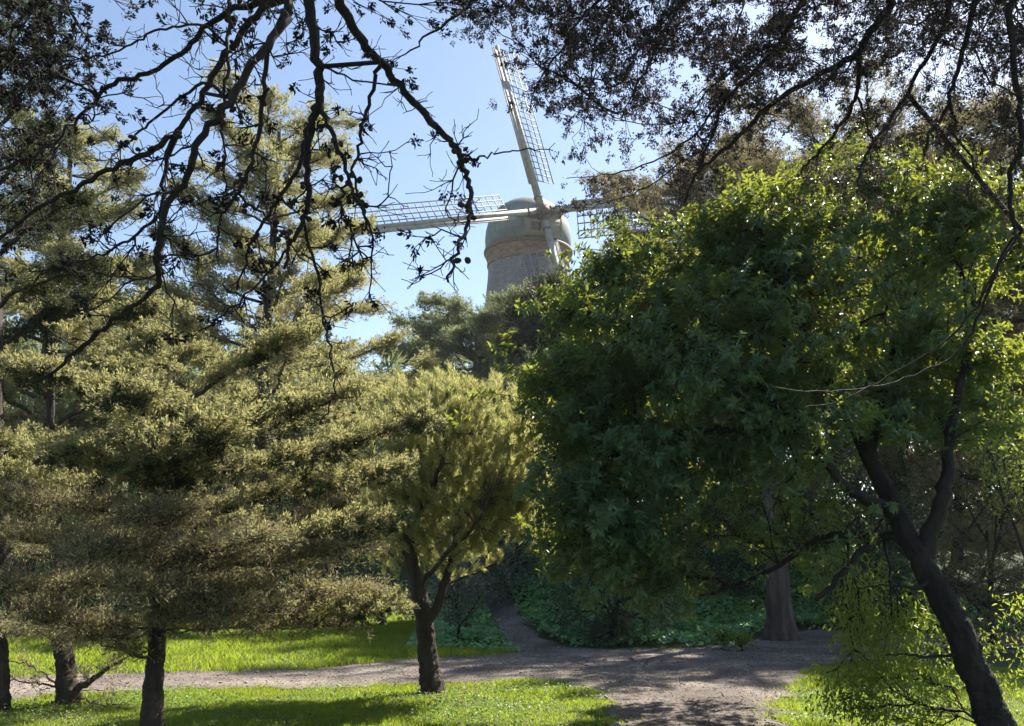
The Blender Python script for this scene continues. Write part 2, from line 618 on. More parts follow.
# leaf litter and grit on the path
n = 22000
x = rng.uniform(-12, 12, n)
y = rng.uniform(6, 19, n)
k = in_path(x, y)
x, y = x[k], y[k]
n = len(x)
base = np.stack([x, y, ground_z(x, y) + .034], -1)
nr = norm(np.stack([rng.normal(0, .3, n), rng.normal(0, .3, n), np.ones(n)], -1))
V, F = leaves(base, norm(np.cross(nr, rnd(n))), nr, rng.uniform(.015, .06, n), rng.uniform(.01, .025, n), .2, .1)
tag(mesh_obj('leaf_litter', V, F, M['litter']), 'scattered dead leaves and twigs on the dirt path', 'leaf litter', kind='stuff')


# stray tufts creeping over the path edge
n = 90000
x = rng.uniform(-9, 9, n)
y = rng.uniform(6, 18, n)
w = rng.uniform(.05, .34, n)
k = in_path(x, y)
o = np.zeros(n, bool)
for a in range(8):
    o |= ~in_path(x + w * math.cos(a * .785), y + w * math.sin(a * .785))
k &= o & (np.sin(x * 9 + np.sin(y * 7) * 2) * np.sin(y * 8 + x * 3) + rng.normal(0, .3, n) > .25)
x, y = x[k], y[k]
n = len(x)
base = np.stack([x, y, ground_z(x, y)], -1)
V, F = blades(base, norm(np.stack([rng.normal(0, .5, n), rng.normal(0, .5, n), np.ones(n)], -1)), rng.uniform(.02, .065, n), .008)
tag(mesh_obj('edge_grass', V, F, M['grass']), 'sparse grass tufts straggling onto the dirt path', 'grass', kind='stuff')
n = 2600
x = rng.uniform(-9, 8, n)
y = rng.uniform(6.5, 13, n)
c_ = np.array([(-5.0, 9.9), (-3.2, 7.8), (-1.0, 10.9), (4.6, 8.0)])[rng.integers(0, 4, n)]
f_ = rng.random(n) < .5
x = np.where(f_, c_[:, 0] + rng.normal(0, .5, n), x)
y = np.where(f_, c_[:, 1] + rng.normal(0, .5, n), y)
base = np.stack([x, y, ground_z(x, y) + rng.uniform(.03, .07, n)], -1)
nr = norm(np.stack([rng.normal(0, .5, n), rng.normal(0, .5, n), np.ones(n)], -1))
V, F = leaves(base, norm(np.cross(nr, rnd(n))), nr, rng.uniform(.02, .06, n), rng.uniform(.01, .03, n), .2, .1)
tag(mesh_obj('leaf_litter', V, F, M['litter']), 'brown fallen leaves lying in the lawn grass', 'leaf litter', kind='stuff')

# loose stones on the path
n = 5000
x = rng.uniform(-9, 9, n)
y = rng.uniform(6, 19, n)
k = in_path(x, y)
x, y = x[k], y[k]
n = len(x)
oct_ = np.array([[1, 0, 0], [0, 1, 0], [-1, 0, 0], [0, -1, 0], [0, 0, .7], [0, 0, -.7]], float)
r = rng.uniform(.006, .02, n) * (1 + (rng.random(n) < .05) * 1.2)
V = np.stack([x, y, ground_z(x, y) + .012], -1)[:, None] + oct_[None] * r[:, None, None] * rng.uniform(.6, 1.3, (n, 6, 1))
T = np.array([[0, 1, 4], [1, 2, 4], [2, 3, 4], [3, 0, 4], [1, 0, 5], [2, 1, 5], [3, 2, 5], [0, 3, 5]])
tag(mesh_obj('gravel', V.reshape(-1, 3), [(np.arange(n)[:, None, None] * 6 + T[None]).reshape(-1, 3)], M['stone']), 'loose pale stones scattered on the dirt path', 'gravel', kind='stuff')

# clover and weeds low in the lawn
n = 60000
x = rng.uniform(-9, 8, n)
y = rng.uniform(6.2, 13, n)
k = ~in_path(x, y) & (y < 12.3 + .5 * x.clip(0)) & (np.sin(x * 1.9 + np.sin(y * 2.3)) * np.sin(y * 1.7 + .5 * x) + rng.normal(0, .35, n) > .1)
x, y = x[k], y[k]
n = len(x)
base = np.stack([x, y, ground_z(x, y) + rng.uniform(.01, .075, n)], -1)
nr = norm(np.stack([rng.normal(0, .4, n), rng.normal(0, .4, n), np.ones(n)], -1))
V, F = leaves(base, norm(np.cross(nr, rnd(n))), nr, rng.uniform(.015, .035, n), rng.uniform(.014, .03, n), .1, .05)
tag(mesh_obj('clover', V, F, M['clover']), 'patches of clover among the lawn grass', 'clover', kind='stuff')


# ------------------------------------------------------------------ tree building
class Skel:
    def __init__(self, cap=60000):
        self.p = np.zeros((cap, 3))
        self.par = np.full(cap, -1, int)
        self.r = np.zeros(cap)          # explicit radius (0 = from pipe model)
        self.depth = np.zeros(cap)      # path length from root
        self.n = 0
        self.limbs = []                 # (points, radii)
        self.ntw = 0

    def add(self, p, par, r=0.0):
        i = self.n
        self.p[i] = p
        self.par[i] = par
        self.r[i] = r
        self.depth[i] = (self.depth[par] + np.linalg.norm(p - self.p[par])) if par >= 0 else 0
        self.n += 1
        return i

    def nearest(self, q):
        return int(np.argmin(((self.p[:self.n] - q) ** 2).sum(1)))

    def limb(self, pts, r0, r1, n=6, wob=0.0, attach=True, pw=1.0):
        pts = catmull(pts, n)
        if wob:
            w = rnd(len(pts), wob)
            w[0] = 0
            pts = pts + w
        par = self.nearest(pts[0]) if (attach and self.n) else -1
        t = np.linspace(0, 1, len(pts)) ** pw
        rad = r0 + (r1 - r0) * t
        if par >= 0:
            pts = np.vstack([self.p[par], pts]) if np.linalg.norm(self.p[par] - pts[0]) > 1e-3 else pts
            rad = np.concatenate([[rad[0]], rad])[:len(pts)] if len(pts) != len(rad) else rad
        ids = []
        for p, r in zip(pts, rad):
            par = self.add(p, par, r)
            ids.append(par)
        self.limbs.append((pts, rad))
        return ids

    def attach(self, targets, seg=.12, sag=.12, jit=.03, bias=.25, sort=True):
        """connects each target to the growing skeleton; returns end direction for each target (input order)"""
        T = np.asarray(targets, float)
        dirs = np.zeros_like(T)
        if sort:
            base = self.p[:self.n].copy()
            d0 = np.empty(len(T))
            for a in range(0, len(T), 256):
                d0[a:a + 256] = np.sqrt(((T[a:a + 256, None] - base[None]) ** 2).sum(-1)).min(1)
            order = np.argsort(d0)
        else:
            order = range(len(T))
        for ti in order:
            q = T[ti]
            dd = np.sqrt(((self.p[:self.n] - q) ** 2).sum(1))
            cost = dd * (1 + 1e-9) + bias * np.maximum(self.depth[:self.n] - self.depth[:self.n].min(), 0) * .0 + np.where(dd < seg * .6, .2, 0)
            # prefer nodes lying behind the target (towards the root)
            i = int(np.argmin(cost))
            # step back towards the root a little so twigs fork at an acute angle
            back = 0.0
            while self.par[i] >= 0 and back < bias * dd[i]:
                back += np.linalg.norm(self.p[i] - self.p[self.par[i]])
                i = self.par[i]
            a = self.p[i].copy()
            L = np.linalg.norm(q - a)
            m = max(1, int(round(L / seg)))
            par = i
            bow = np.array([0, 0, -sag * L]) + rnd(1, jit * L)[0]
            prev = a
            for s in range(1, m + 1):
                t = s / m
                p = a + (q - a) * t + bow * (4 * t * (1 - t)) + (rnd(1, jit)[0] if s < m else 0)
                par = self.add(p, par)
                last, prev = prev, p
            dirs[ti] = p - last
        return norm(dirs)

    def radii(self, tip=.003, ex=2.2):
        n = self.n
        acc = np.zeros(n)
        child = np.zeros(n, bool)
        w = np.zeros(n)
        for i in range(n - 1, -1, -1):
            if acc[i] == 0:
                acc[i] = 1
            if self.par[i] >= 0:
                acc[self.par[i]] += acc[i] if not w[i] else acc[i]
        r = tip * acc ** (1 / (ex * 1.25))
        return np.where(self.r[:n] > 0, self.r[:n], r)

    def twigs(self, tip=.003, rmax=.03, k=4):
        r = self.radii(tip)
        i = np.arange(self.n)
        sel = (self.par[:self.n] >= 0) & (self.r[:self.n] == 0)
        i = i[sel]
        p = self.par[i]
        ra = np.minimum(r[p], np.minimum(r[i] * 1.5, rmax))
        rb = np.minimum(r[i], rmax)
        return frusta(self.p[p], self.p[i], ra, rb, k)

    def build_limbs(self, root, org, mat, trunk=1, k=10, rough=.06, name='limb'):
        for li, (pts, rad) in enumerate(self.limbs):
            if li < trunk and rad[0] > .07:
                m = 5 if len(pts) < 80 else 3
                f = np.linspace(0, len(pts) - 1, (len(pts) - 1) * m + 1)
                j = np.minimum(f.astype(int), len(pts) - 2)
                w = (f - j)
                pp = pts[j] * (1 - w)[:, None] + pts[j + 1] * w[:, None]
                ker = np.ones(2 * m + 1) / (2 * m + 1)
                sm = np.stack([np.convolve(np.pad(pp[:, c], m, mode='reflect', reflect_type='odd'), ker, 'valid') for c in range(3)], 1)
                V, F = tube(sm, np.interp(f, np.arange(len(rad)), rad), 34, rough * .5, ridge=.07, flare=.28)
            else:
                V, F = tube(pts, rad, k if li < trunk else max(6, k - 2), rough)
            mesh_obj('trunk' if li < trunk else name, V, F, mat, root, True, org)


def ell(spec, shell=.5):
    """points in ellipsoids given as (px, py, depth, rx_px, ry_px, rdepth_m, n)"""
    out = []
    for px, py, d, rx, ry, rd, n in spec:
        v = norm(rng.normal(size=(n, 3)))
        r = rng.uniform(shell ** 3, 1, n) ** (1 / 3)
        v = v * r[:, None]
        c = P(px, py, d)
        s = np.linalg.norm(c - CAM) / FPX
        # axes: screen right, view depth, up
        out.append(c + np.stack([v[:, 0] * rx * s, v[:, 1] * rd, v[:, 2] * ry * s], -1))
    return np.concatenate(out)


def sprays(C, D, per, L, bl, bw, up=.35, spread=.55, droop=0):
    """plumes of short scale-leaf cords around each centre; C centres, D axis"""
    n = len(C)
    ax = norm(D + np.array([0, 0, up]) + rnd(n, .35))
    C2 = np.repeat(C, per, 0)
    A2 = np.repeat(ax, per, 0)
    t = rng.random(n * per)
    Ls = np.repeat(rng.uniform(.6, 1.3, n) * L, per)
    off = rnd(n * per)
    off -= A2 * (off * A2).sum(1, keepdims=True)
    base = C2 + A2 * ((t - .35) * Ls)[:, None] + off * (Ls * .16 * (1.1 - t))[:, None]
    d = norm(A2 * .9 + norm(off) * spread * rng.uniform(.3, 1.3, n * per)[:, None] + rnd(n * per, .2))
    return blades(base, d, bl * rng.uniform(.6, 1.35, n * per), bw * rng.uniform(.7, 1.3, n * per))


def multiply(T, D, m, s):
    n = len(T)
    T2 = np.repeat(T, m, 0) + rnd(n * m, s) * [1, 1, .55] * (np.arange(n * m) % m > 0)[:, None]
    return T2, np.repeat(D, m, 0)


def layered(limb_pts, t0, n, spread, thick, tip_up=.05):
    """targets laid out as a flat frond around a limb"""
    pts = catmull(limb_pts, 8)
    seg = np.linalg.norm(np.diff(pts, axis=0), axis=1)
    s = np.concatenate([[0], np.cumsum(seg)])
    t = rng.uniform(t0, 1.03, n) ** .8
    idx = np.clip(np.searchsorted(s, t * s[-1]) - 1, 0, len(pts) - 2)
    fr = ((t * s[-1] - s[idx]) / np.maximum(seg[idx], 1e-6))[:, None]
    c = pts[idx] + (pts[idx + 1] - pts[idx]) * fr
    d = norm(pts[idx + 1] - pts[idx])
    side = norm(np.cross(d, np.array([0, 0, 1.0])))
    wid = spread * np.sin(np.clip((t - t0) / (1.06 - t0), 0, 1) * math.pi * .85 + .25).clip(.15)
    return c + side * (rng.normal(0, .5, n) * wid)[:, None] + np.stack([np.zeros(n), np.zeros(n), rng.uniform(-.2, 1, n) * thick], -1)


def finish_tree(root, org, sk, mats, fol, twig_tip=.003, rmax=.03, trunk=1, k=10, rough=.06, twk=4):
    k, rough = k + 6, rough * .7
    sk.build_limbs(root, org, M[mats[0]], trunk, k, rough)
    V, F = sk.twigs(twig_tip, rmax, twk)
    mesh_obj('twigs', V, F, M[mats[1]], root, False, org)
    for nm, (V, F), m in fol:
        mesh_obj(nm, V, F, M[m], root, False, org)


def base_of(px, py):
    g = G(px, py)
    g[2] = ground_z(g[0], g[1])
    return g


def z0(x, y):
    return np.array([x, y, float(ground_z(x, y))])


# ------------------------------------------------------------------ windmill
def windmill():
    org = z0(1.35, 70.0)
    root = thing('windmill', 'old wooden windmill with a pale green dome and four white lattice sails above the trees', 'windmill', org)
    cx, cy = 1.35, 70.0
    zc = 26.6
    # tower
    prof = [(5.4, org[2] - .3), (4.9, 8), (4.25, 15), (3.62, 21.5), (3.36, 24.2), (3.30, 25.6)]
    k = 48
    th = np.arange(k + 1) / k * 2 * math.pi

    def lathe(prof, name, mat, parent, close=False):
        rr = np.array([p[0] for p in prof])
        zz = np.array([p[1] for p in prof])
        V = np.stack([cx + rr[:, None] * np.cos(th), cy + rr[:, None] * np.sin(th), np.repeat(zz[:, None], k + 1, 1)], -1).reshape(-1, 3)
        i = (np.arange(len(prof) - 1)[:, None] * (k + 1) + np.arange(k)[None]).reshape(-1)
        Q = np.stack([i, i + 1, i + k + 2, i + k + 1], -1)
        o = mesh_obj(name, V, Q, mat, parent, True, org)
        uv = o.data.uv_layers.new(name='UVMap')
        s = np.concatenate([[0], np.cumsum(np.hypot(np.diff(rr), np.diff(zz)))])
        vi = np.empty(len(o.data.loops), np.int32)
        o.data.loops.foreach_get('vertex_index', vi)
        U = np.stack([np.tile(th * 3.4, len(prof)), np.repeat(s, k + 1)], -1)[vi]
        uv.data.foreach_set('uv', U.astype(np.float32).ravel())
        return o
    tw = lathe(prof, 'tower', M['shingle'], root)
    lathe([(3.33, 25.15), (3.42, 25.2), (3.42, 25.5), (3.36, 25.55), (3.36, 25.8), (3.5, 25.9), (3.5, 26.05), (3.6, 26.12), (3.6, 26.25)], 'cornice', M['brick'], root)
    lathe([(3.3, 26.2), (3.66, 26.26), (3.70, 26.36), (3.70, 26.50), (3.66, 26.6), (3.3, 26.72)], 'curb_ring', M['iron'], root)
    lathe([(3.45, 26.68), (3.56, 26.9), (3.60, 27.6), (3.55, 28.2), (3.38, 28.9), (3.05, 29.6), (2.55, 30.2), (1.85, 30.7), (1.0, 31.05), (.3, 31.18), (.02, 31.2)], 'cap_dome', M['copper'], root)
    # the sails' axle frame
    yaw, tilt, roll = R(18), R(5), R(13)
    n = np.array([math.sin(yaw) * math.cos(tilt), -math.cos(yaw) * math.cos(tilt), math.sin(tilt)])
    rt = np.array([math.cos(yaw), math.sin(yaw), 0])
    up = np.cross(rt, -n)
    if up[2] < 0:
        up = -up
    U = math.cos(roll) * up - math.sin(roll) * rt
    Rr = math.cos(roll) * rt + math.sin(roll) * up
    hub = P(543, 212, 66.0)

    def fr(V, o, ax, ay, az):
        V = np.asarray(V)
        return o + V[:, :1] * ax + V[:, 1:2] * ay + V[:, 2:] * az
    hz = np.array([n[0], n[1], 0])
    hz /= np.linalg.norm(hz)
    zz = np.array([0, 0, 1.0])
    c0 = np.array([cx, cy, 0])
    # porch box at the front of the cap (local: x right, y outward, z up)
    parts = [box(-1.45, 1.45, 1.0, 3.95, 26.78, 28.55)]
    V, F = join(parts)
    fb = mesh_obj('front_housing', fr(V, c0, rt, hz, zz), F, M['ply'], root, False, org)
    V, F = join([box(-1.6, 1.6, .9, 4.1, 28.53, 28.72), box(-1.5, 1.5, 3.951, 4.02, 27.72, 27.84), box(-1.5, -1.34, 3.951, 4.02, 26.8, 28.5), box(1.34, 1.5, 3.951, 4.02, 26.8, 28.5)])
    mesh_obj('housing_trim', fr(V, c0, rt, hz, zz), F, M['white'], fb, False, org)
    V, F = box(-1.1, -.3, 3.951, 4.0, 27.0, 27.65)
    mesh_obj('shutter', fr(V, c0, rt, hz, zz), F, M['iron'], fb, False, org)
    # axle and hub
    V, F = tube(np.array([hub - n * 3.4, hub - n * 1.0, hub + n * .45]), [.32, .34, .30], 16)
    mesh_obj('axle', V, F, M['iron'], root, True, org)
    parts = [box(-.5, .5, -.5, .5, -.35, .35), box(-.34, .34, -.34, .34, .33, .62)]
    for a in range(8):
        an = a * math.pi / 4
        parts.append(tube(np.array([[.52 * math.cos(an), .52 * math.sin(an), -.3], [.52 * math.cos(an), .52 * math.sin(an), .42]]), .07, 8))
    V, F = join(parts)
    mesh_obj('hub', fr(V, hub, Rr, U, n), F, M['iron'], root, False, org)
    # sails: lattice on the clockwise side, board on the other
    L = 15.3
    for i, (a, b) in enumerate(((U, Rr), (Rr, -U), (-U, -Rr), (-Rr, U))):
        off = hub + n * (.16 if i % 2 else -.16)
        w0, w1 = .23, .13
        V = np.array([[-w0, .2, -.24], [w0, .2, -.24], [w0, .2, .24], [-w0, .2, .24], [-w1, L, -.12], [w1, L, -.12], [w1, L, .12], [-w1, L, .12]])
        Fq = np.array([[0, 1, 2, 3], [4, 7, 6, 5], [0, 4, 5, 1], [1, 5, 6, 2], [2, 6, 7, 3], [3, 7, 4, 0]])
        s = mesh_obj('sail', fr(V, off, b, a, n), Fq, M['white'], root, False, org)
        parts = []
        for xw in (.62, 1.2, 1.78, 2.36):
            parts.append(box(xw - .04, xw + .04, 2.9, L - .1, -.05 - .10 * xw / 2.4, .03 - .10 * xw / 2.4))
        for yv in np.arange(2.95, L, .58):
            p = box(.1, 2.42, yv - .032, yv + .032, -.02, .04)
            p[0][:, 2] -= p[0][:, 0] * .06
            parts.append(p)
        V, F = join(parts)
        V[:, 2] -= V[:, 0] * math.sin(R(22))
        V[:, 0] *= math.cos(R(22))
        mesh_obj('lattice', fr(V, off - n * .06, b, a, n), F, M['slat'], s, False, org)
        V, F = join([box(-.52, -.1, 2.5, L - .2, .0, .06), box(-.56, -.50, 2.48, L - .2, -.03, .09)])
        V[:, 2] += (-V[:, 0]) * .30
        mesh_obj('leading_board', fr(V, off, b, a, n), F, M['white'], s, False, org)
        for bx in (box(-w0 - .06, w0 + .06, .5, .7, -.3, .3), box(-w0 - .05, w0 + .05, 1.3, 1.45, -.28, .28)):
            mesh_obj('iron_strap', fr(bx[0], off, b, a, n), bx[1], M['iron'], s, False, org)
    # window in the tower below the cap
    wdir = math.atan2(-1, .18)
    wpos = np.array([cx + 3.52 * math.cos(wdir), cy + 3.52 * math.sin(wdir), 0])
    wn_ = np.array([math.cos(wdir), math.sin(wdir), 0])
    wr = np.array([-math.sin(wdir), math.cos(wdir), 0])
    V, F = box(-.42, .42, -.3, .03, 21.9, 23.3)
    w = mesh_obj('window', fr(V, wpos, wr, wn_, zz), F, M['dark_glass'], root, False, org)
    V, F = join([box(-.52, -.42, -.3, .08, 21.8, 23.4), box(.42, .52, -.3, .08, 21.8, 23.4), box(-.42, .42, -.3, .08, 23.3, 23.4),
                 box(-.42, .42, -.3, .1, 21.8, 21.9), box(-.03, .03, -.3, .07, 21.9, 23.3)])
    mesh_obj('window_frame', fr(V, wpos, wr, wn_, zz), F, M['white'], w, False, org)


windmill()


# ------------------------------------------------------------------ generic background cypress
def auto_cypress(name, label, loc, H, limbs, r0, fol_m, per=26, bl=.16, bw=.03, L=.55, tnum=60, spread=1.1, thick=.35, rise=.25,
                 mats=('bark', 'twig'), lean=(0, 0), tip_px=None, group=None, zlow=.0, up=.3, cat='cypress', twigtip=.006, seg=.4, mult=3):
    """limbs: list of (height fraction, azimuth deg, length)"""
    org = z0(*loc)
    root = thing(name, label, cat, org, group)
    sk = Skel()
    lean = np.array([lean[0], lean[1], 0.0])
    tr = [org + np.array([0, 0, -.2]), org + lean * .3 + np.array([0, 0, H * .3]), org + lean * .7 + np.array([0, 0, H * .65]), org + lean + np.array([0, 0, H * .97])]
    sk.limb(tr, r0, r0 * .18, 8, .03)
    flare = sk.limbs[0][1]
    flare[:2] *= 1.35
    T = []
    for hf, az, ln in limbs:
        a = R(az)
        st = org + lean * hf + np.array([0, 0, H * hf])
        d = np.array([math.cos(a), math.sin(a), 0])
        pts = [st, st + d * ln * .35 + [0, 0, ln * rise * .2], st + d * ln * .7 + [0, 0, ln * rise * .55], st + d * ln + [0, 0, ln * rise]]
        pts = [np.asarray(p) + rnd(1, .03 * ln)[0] * (i > 0) for i, p in enumerate(pts)]
        sk.limb(pts, max(.02, r0 * .3 * (1.05 - hf * .7)), .012, 5, .02 * ln / 3)
        T.append(layered(pts, .22, max(8, int(tnum * ln / 3.0)), spread * min(1, ln / 3), thick))
    T = np.concatenate(T)
    D = sk.attach(T, seg, -.05, .02, .5)
    out = norm((T - org) * [1, 1, 0])
    A = D * .6 + out * .6
    T, A = multiply(T, A, mult, L * .55)
    V, F = sprays(T, A, per, L, bl, bw, up, .7)
    fol = [('foliage', (V, F), fol_m)]
    finish_tree(root, org, sk, mats, fol, twigtip, r0 * .25, 1, 9, .05)
    return root


def cone_limbs(n, h0, h1, r_low, r_top, jit=.25, pw=.8):
    out = []
    for i in range(n):
        f = h0 + (h1 - h0) * (i + rng.uniform(-.3, .3)) / (n - 1)
        f = min(max(f, h0), .97)
        t = ((f - h0) / (h1 - h0)).clip(0, 1) if hasattr(f, 'clip') else min(max((f - h0) / (h1 - h0), 0), 1)
        out.append((f, i * 137.5 + rng.uniform(-20, 20), (r_low + (r_top - r_low) * t ** pw) * rng.uniform(1 - jit, 1 + jit)))
    return out


# tall feathery cypresses behind on the left
def at(px, d):
    return ((px - 512) / FPX * d / CP * .985, d)


auto_cypress('cypress_tree', 'tall feathery olive cypress behind on the left, its fronds reaching toward the windmill sail', at(262, 25), 15.0,
             cone_limbs(64, .18, .97, 5.2, 1.9), .26, 'cyp', per=30, L=.34, bl=.085, bw=.026, tnum=60, spread=.55, thick=.14, rise=.34, mult=3)
auto_cypress('cypress_tree', 'tall cypress rising behind the far left edge', at(40, 23), 13.4,
             cone_limbs(56, .18, .97, 4.6, 1.5), .28, 'cyp', per=30, L=.34, bl=.085, bw=.026, tnum=60, spread=.6, thick=.16, rise=.28, mult=3)
# flat-topped grey cypress in front of the windmill
auto_cypress('cypress_tree', 'flat-topped grey green cypress directly below the windmill tower', at(476, 44), 12.3,
             [(.5 + .47 * (i / 34) ** .8, i * 137.5, (5.2 - 1.3 * (i / 34)) * rng.uniform(.65, 1.05)) for i in range(34)], .5, 'cyp_far', per=26, bl=.14, bw=.045, L=.5,
             tnum=50, spread=1.1, thick=.16, rise=.1, mats=('bark_pale', 'bark_pale'), twigtip=.012, seg=.6)
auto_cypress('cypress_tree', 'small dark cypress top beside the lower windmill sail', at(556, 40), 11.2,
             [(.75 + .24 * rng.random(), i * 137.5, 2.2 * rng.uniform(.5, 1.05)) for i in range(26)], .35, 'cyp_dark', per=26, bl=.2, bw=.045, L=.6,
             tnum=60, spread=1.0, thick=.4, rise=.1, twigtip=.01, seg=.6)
# big cypress behind the path with a thick fissured trunk
auto_cypress('cypress_tree', 'big cypress with a thick upright grey brown trunk at the back edge of the path', base_of(780, 639)[:2], 7.6,
             [(.42 + .55 * (i / 30.) ** .9, i * 137.5 + 40, (3.8 - 1.4 * (i / 30.)) * rng.uniform(.6, 1.05)) for i in range(0, 30, 2)], .27, 'cyp_brown',
             per=30, bl=.12, bw=.022, L=.42, tnum=40, mult=2, spread=.7, thick=.25, rise=.25, mats=('bark_red', 'twig'), twigtip=.005, seg=.3)
auto_cypress('cypress_tree', 'broad brownish cypress crown behind the top of the glossy tree, right of centre', at(890, 27), 13.6,
             cone_limbs(50, .35, .97, 5.5, 4.4), .4, 'cyp_brown', per=28, bl=.10, bw=.03, L=.4, tnum=50, spread=.9, thick=.2, rise=.25, mats=('bark', 'twig'))
auto_cypress('cypress_tree', 'sunlit olive cypress whose fronds end beside the right windmill sail', at(706, 30), 13.6,
             cone_limbs(46, .35, .97, 4.2, 3.2), .36, 'cyp_brown', per=28, bl=.10, bw=.03, L=.4, tnum=50, spread=.8, thick=.18, rise=.25)
auto_cypress('cypress_tree', 'brownish cypress top between the two larger crowns on the right', at(800, 34), 16.2,
             cone_limbs(36, .45, .97, 4.0, 3.6), .36, 'cyp_brown', per=28, bl=.12, bw=.035, L=.45, tnum=46, spread=.9, thick=.2, rise=.25)
auto_cypress('cypress_tree', 'cypress behind the far right edge of the view', at(1060, 24), 12.2,
             cone_limbs(44, .2, .97, 4.6, 3.2), .34, 'cyp_brown', per=28, bl=.14, bw=.026, L=.5, tnum=60, spread=1.1, thick=.4, rise=.2)


# ------------------------------------------------------------------ the air
def haze():
    V, F = box(-640, 640, -330, 930, -1.5, 40)
    m, t = nt('thin_air')
    pv = t.nodes.new('ShaderNodeVolumePrincipled')
    pv.inputs['Color'].default_value = (.86, .92, 1, 1)
    pv.inputs['Density'].default_value = .0003
    pv.inputs['Anisotropy'].default_value = .3
    o = t.nodes.new('ShaderNodeOutputMaterial')
    t.links.new(pv.outputs[0], o.inputs['Volume'])
    tag(mesh_obj('haze', V, F, m), 'thin sunlit haze in the air', 'haze', kind='stuff')


haze()


# ------------------------------------------------------------------ the wood far behind
def far_woods():
    prof_x = [-400, 0, 150, 330, 400, 470, 560, 600, 700, 1024, 1400]
    prof_y = [300, 330, 330, 370, 400, 420, 380, 300, 255, 250, 250]
    n = 4200
    px = rng.uniform(-400, 1400, n)
    dd = rng.uniform(36, 56, n)
    top = np.interp(px, prof_x, prof_y) + 22 * np.sin(px * .06) + 14 * np.sin(px * .17 + 1)
    py = top + (600 - top) * rng.random(n) ** 1.2
    C = np.array([P(a, b, c) for a, b, c in zip(px, py, dd)])
    C[:, 2] = np.maximum(C[:, 2], ground_z(C[:, 0], C[:, 1]) + .3)
    C, D = multiply(C, rnd(n), 3, .9)
    V, F = sprays(C, D, 34, 1.5, .5, .11, .3, .9)
    parts = [(V, F)]
    o = mesh_obj('far_woods', V, F, M['cyp_far'])
    tag(o, 'mass of distant grey green woodland closing the view behind the trees', 'woods', kind='stuff')


far_woods()

# ------------------------------------------------------------------ dense background shrubs and trees
def bush(name, label, cat, spec, mat, leaf, nl, stem_from, mats=('bark_dark', 'twig_dark'), r0=.06, bladed=False, width=.45, seg=.3, up=.3, group=None):
    T = ell(spec, .35)
    gx, gy = stem_from
    org = z0(gx, gy)
    T[:, 2] = np.maximum(T[:, 2], ground_z(T[:, 0], T[:, 1]) + .08)
    root = thing(name, label, cat, org, group)
    sk = Skel()
    c = T.mean(0)
    sk.limb([org - [0, 0, .1], org * .6 + c * .4 + [0, 0, .05], c], r0, r0 * .35, 6, .02)
    for k in range(4):
        q = T[rng.integers(len(T))]
        st = org + (c - org) * rng.uniform(.15, .6)
        sk.limb([st, st * .5 + q * .5 + [0, 0, .1], q * .9 + c * .1], r0 * .6, r0 * .15, 5, .02)
    D = sk.attach(T, seg, -.05, .03, .5)
    n = len(T) * nl
    C2 = np.repeat(T, nl, 0)
    D2 = np.repeat(D, nl, 0)
    if bladed:
        V, F = sprays(T, D, nl, leaf * 3.2, leaf, leaf * width, up, .7)
    else:
        base = C2 + rnd(n, leaf * 1.1)
        d = norm(D2 * .5 + rnd(n, .6) + [0, 0, up])
        nr = norm(rnd(n, .6) + [0, -.2, 1])
        V, F = leaves(base, d, nr, leaf * rng.uniform(.6, 1.3, n), leaf * width * rng.uniform(.7, 1.3, n))
    finish_tree(root, org, sk, mats, [('foliage', (V, F), mat)], .004, r0 * .5, 1, 8, .05)
    return root


bush('shrub', 'tall dull grey green shrub behind the pine on its right', 'shrub',
     [(520, 520, 22, 62, 75, 1.4, 260), (545, 455, 23, 45, 45, 1.4, 140), (480, 570, 21, 45, 40, 1.2, 120)], 'silver', .10, 26, P(515, 600, 22)[:2], width=.4)
bush('shrub', 'small silvery leaved shrub behind the pine trunk', 'shrub',
     [(458, 590, 17.5, 26, 34, .5, 110)], 'silver', .07, 26, P(458, 620, 17.5)[:2], r0=.03, width=.4, seg=.2)
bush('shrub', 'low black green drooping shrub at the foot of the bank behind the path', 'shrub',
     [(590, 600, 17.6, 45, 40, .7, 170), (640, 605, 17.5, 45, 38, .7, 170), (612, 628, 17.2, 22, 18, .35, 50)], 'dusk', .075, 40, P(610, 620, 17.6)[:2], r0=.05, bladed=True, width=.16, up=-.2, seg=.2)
bush('understory_tree', 'dark understory tree behind the glossy tree, left of the thick trunk, top added for shade', 'tree',
     [(612, 440, 22, 40, 90, 1.6, 260), (606, 345, 22, 32, 70, 1.6, 240), (690, 350, 25, 58, 100, 1.7, 320), (700, 470, 23, 70, 95, 1.8, 260), (720, 560, 23, 60, 45, 1.2, 120)], 'dusk', .11, 26, P(660, 590, 24)[:2], r0=.13, width=.4)  # upper lobes hidden behind the glossy crown, added to shade the back lawn
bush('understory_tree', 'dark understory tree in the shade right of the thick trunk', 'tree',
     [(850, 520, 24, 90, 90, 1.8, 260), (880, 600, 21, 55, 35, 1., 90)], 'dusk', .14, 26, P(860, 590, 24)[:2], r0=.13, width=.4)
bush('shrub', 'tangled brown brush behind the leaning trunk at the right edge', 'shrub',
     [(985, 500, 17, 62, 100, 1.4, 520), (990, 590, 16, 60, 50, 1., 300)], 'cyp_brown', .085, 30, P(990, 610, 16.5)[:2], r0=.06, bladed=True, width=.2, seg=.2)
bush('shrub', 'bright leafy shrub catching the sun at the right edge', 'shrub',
     [(1018, 455, 15, 28, 55, .8, 90)], 'shoot', .09, 16, P(1040, 620, 15)[:2], r0=.05, width=.5, seg=.2)
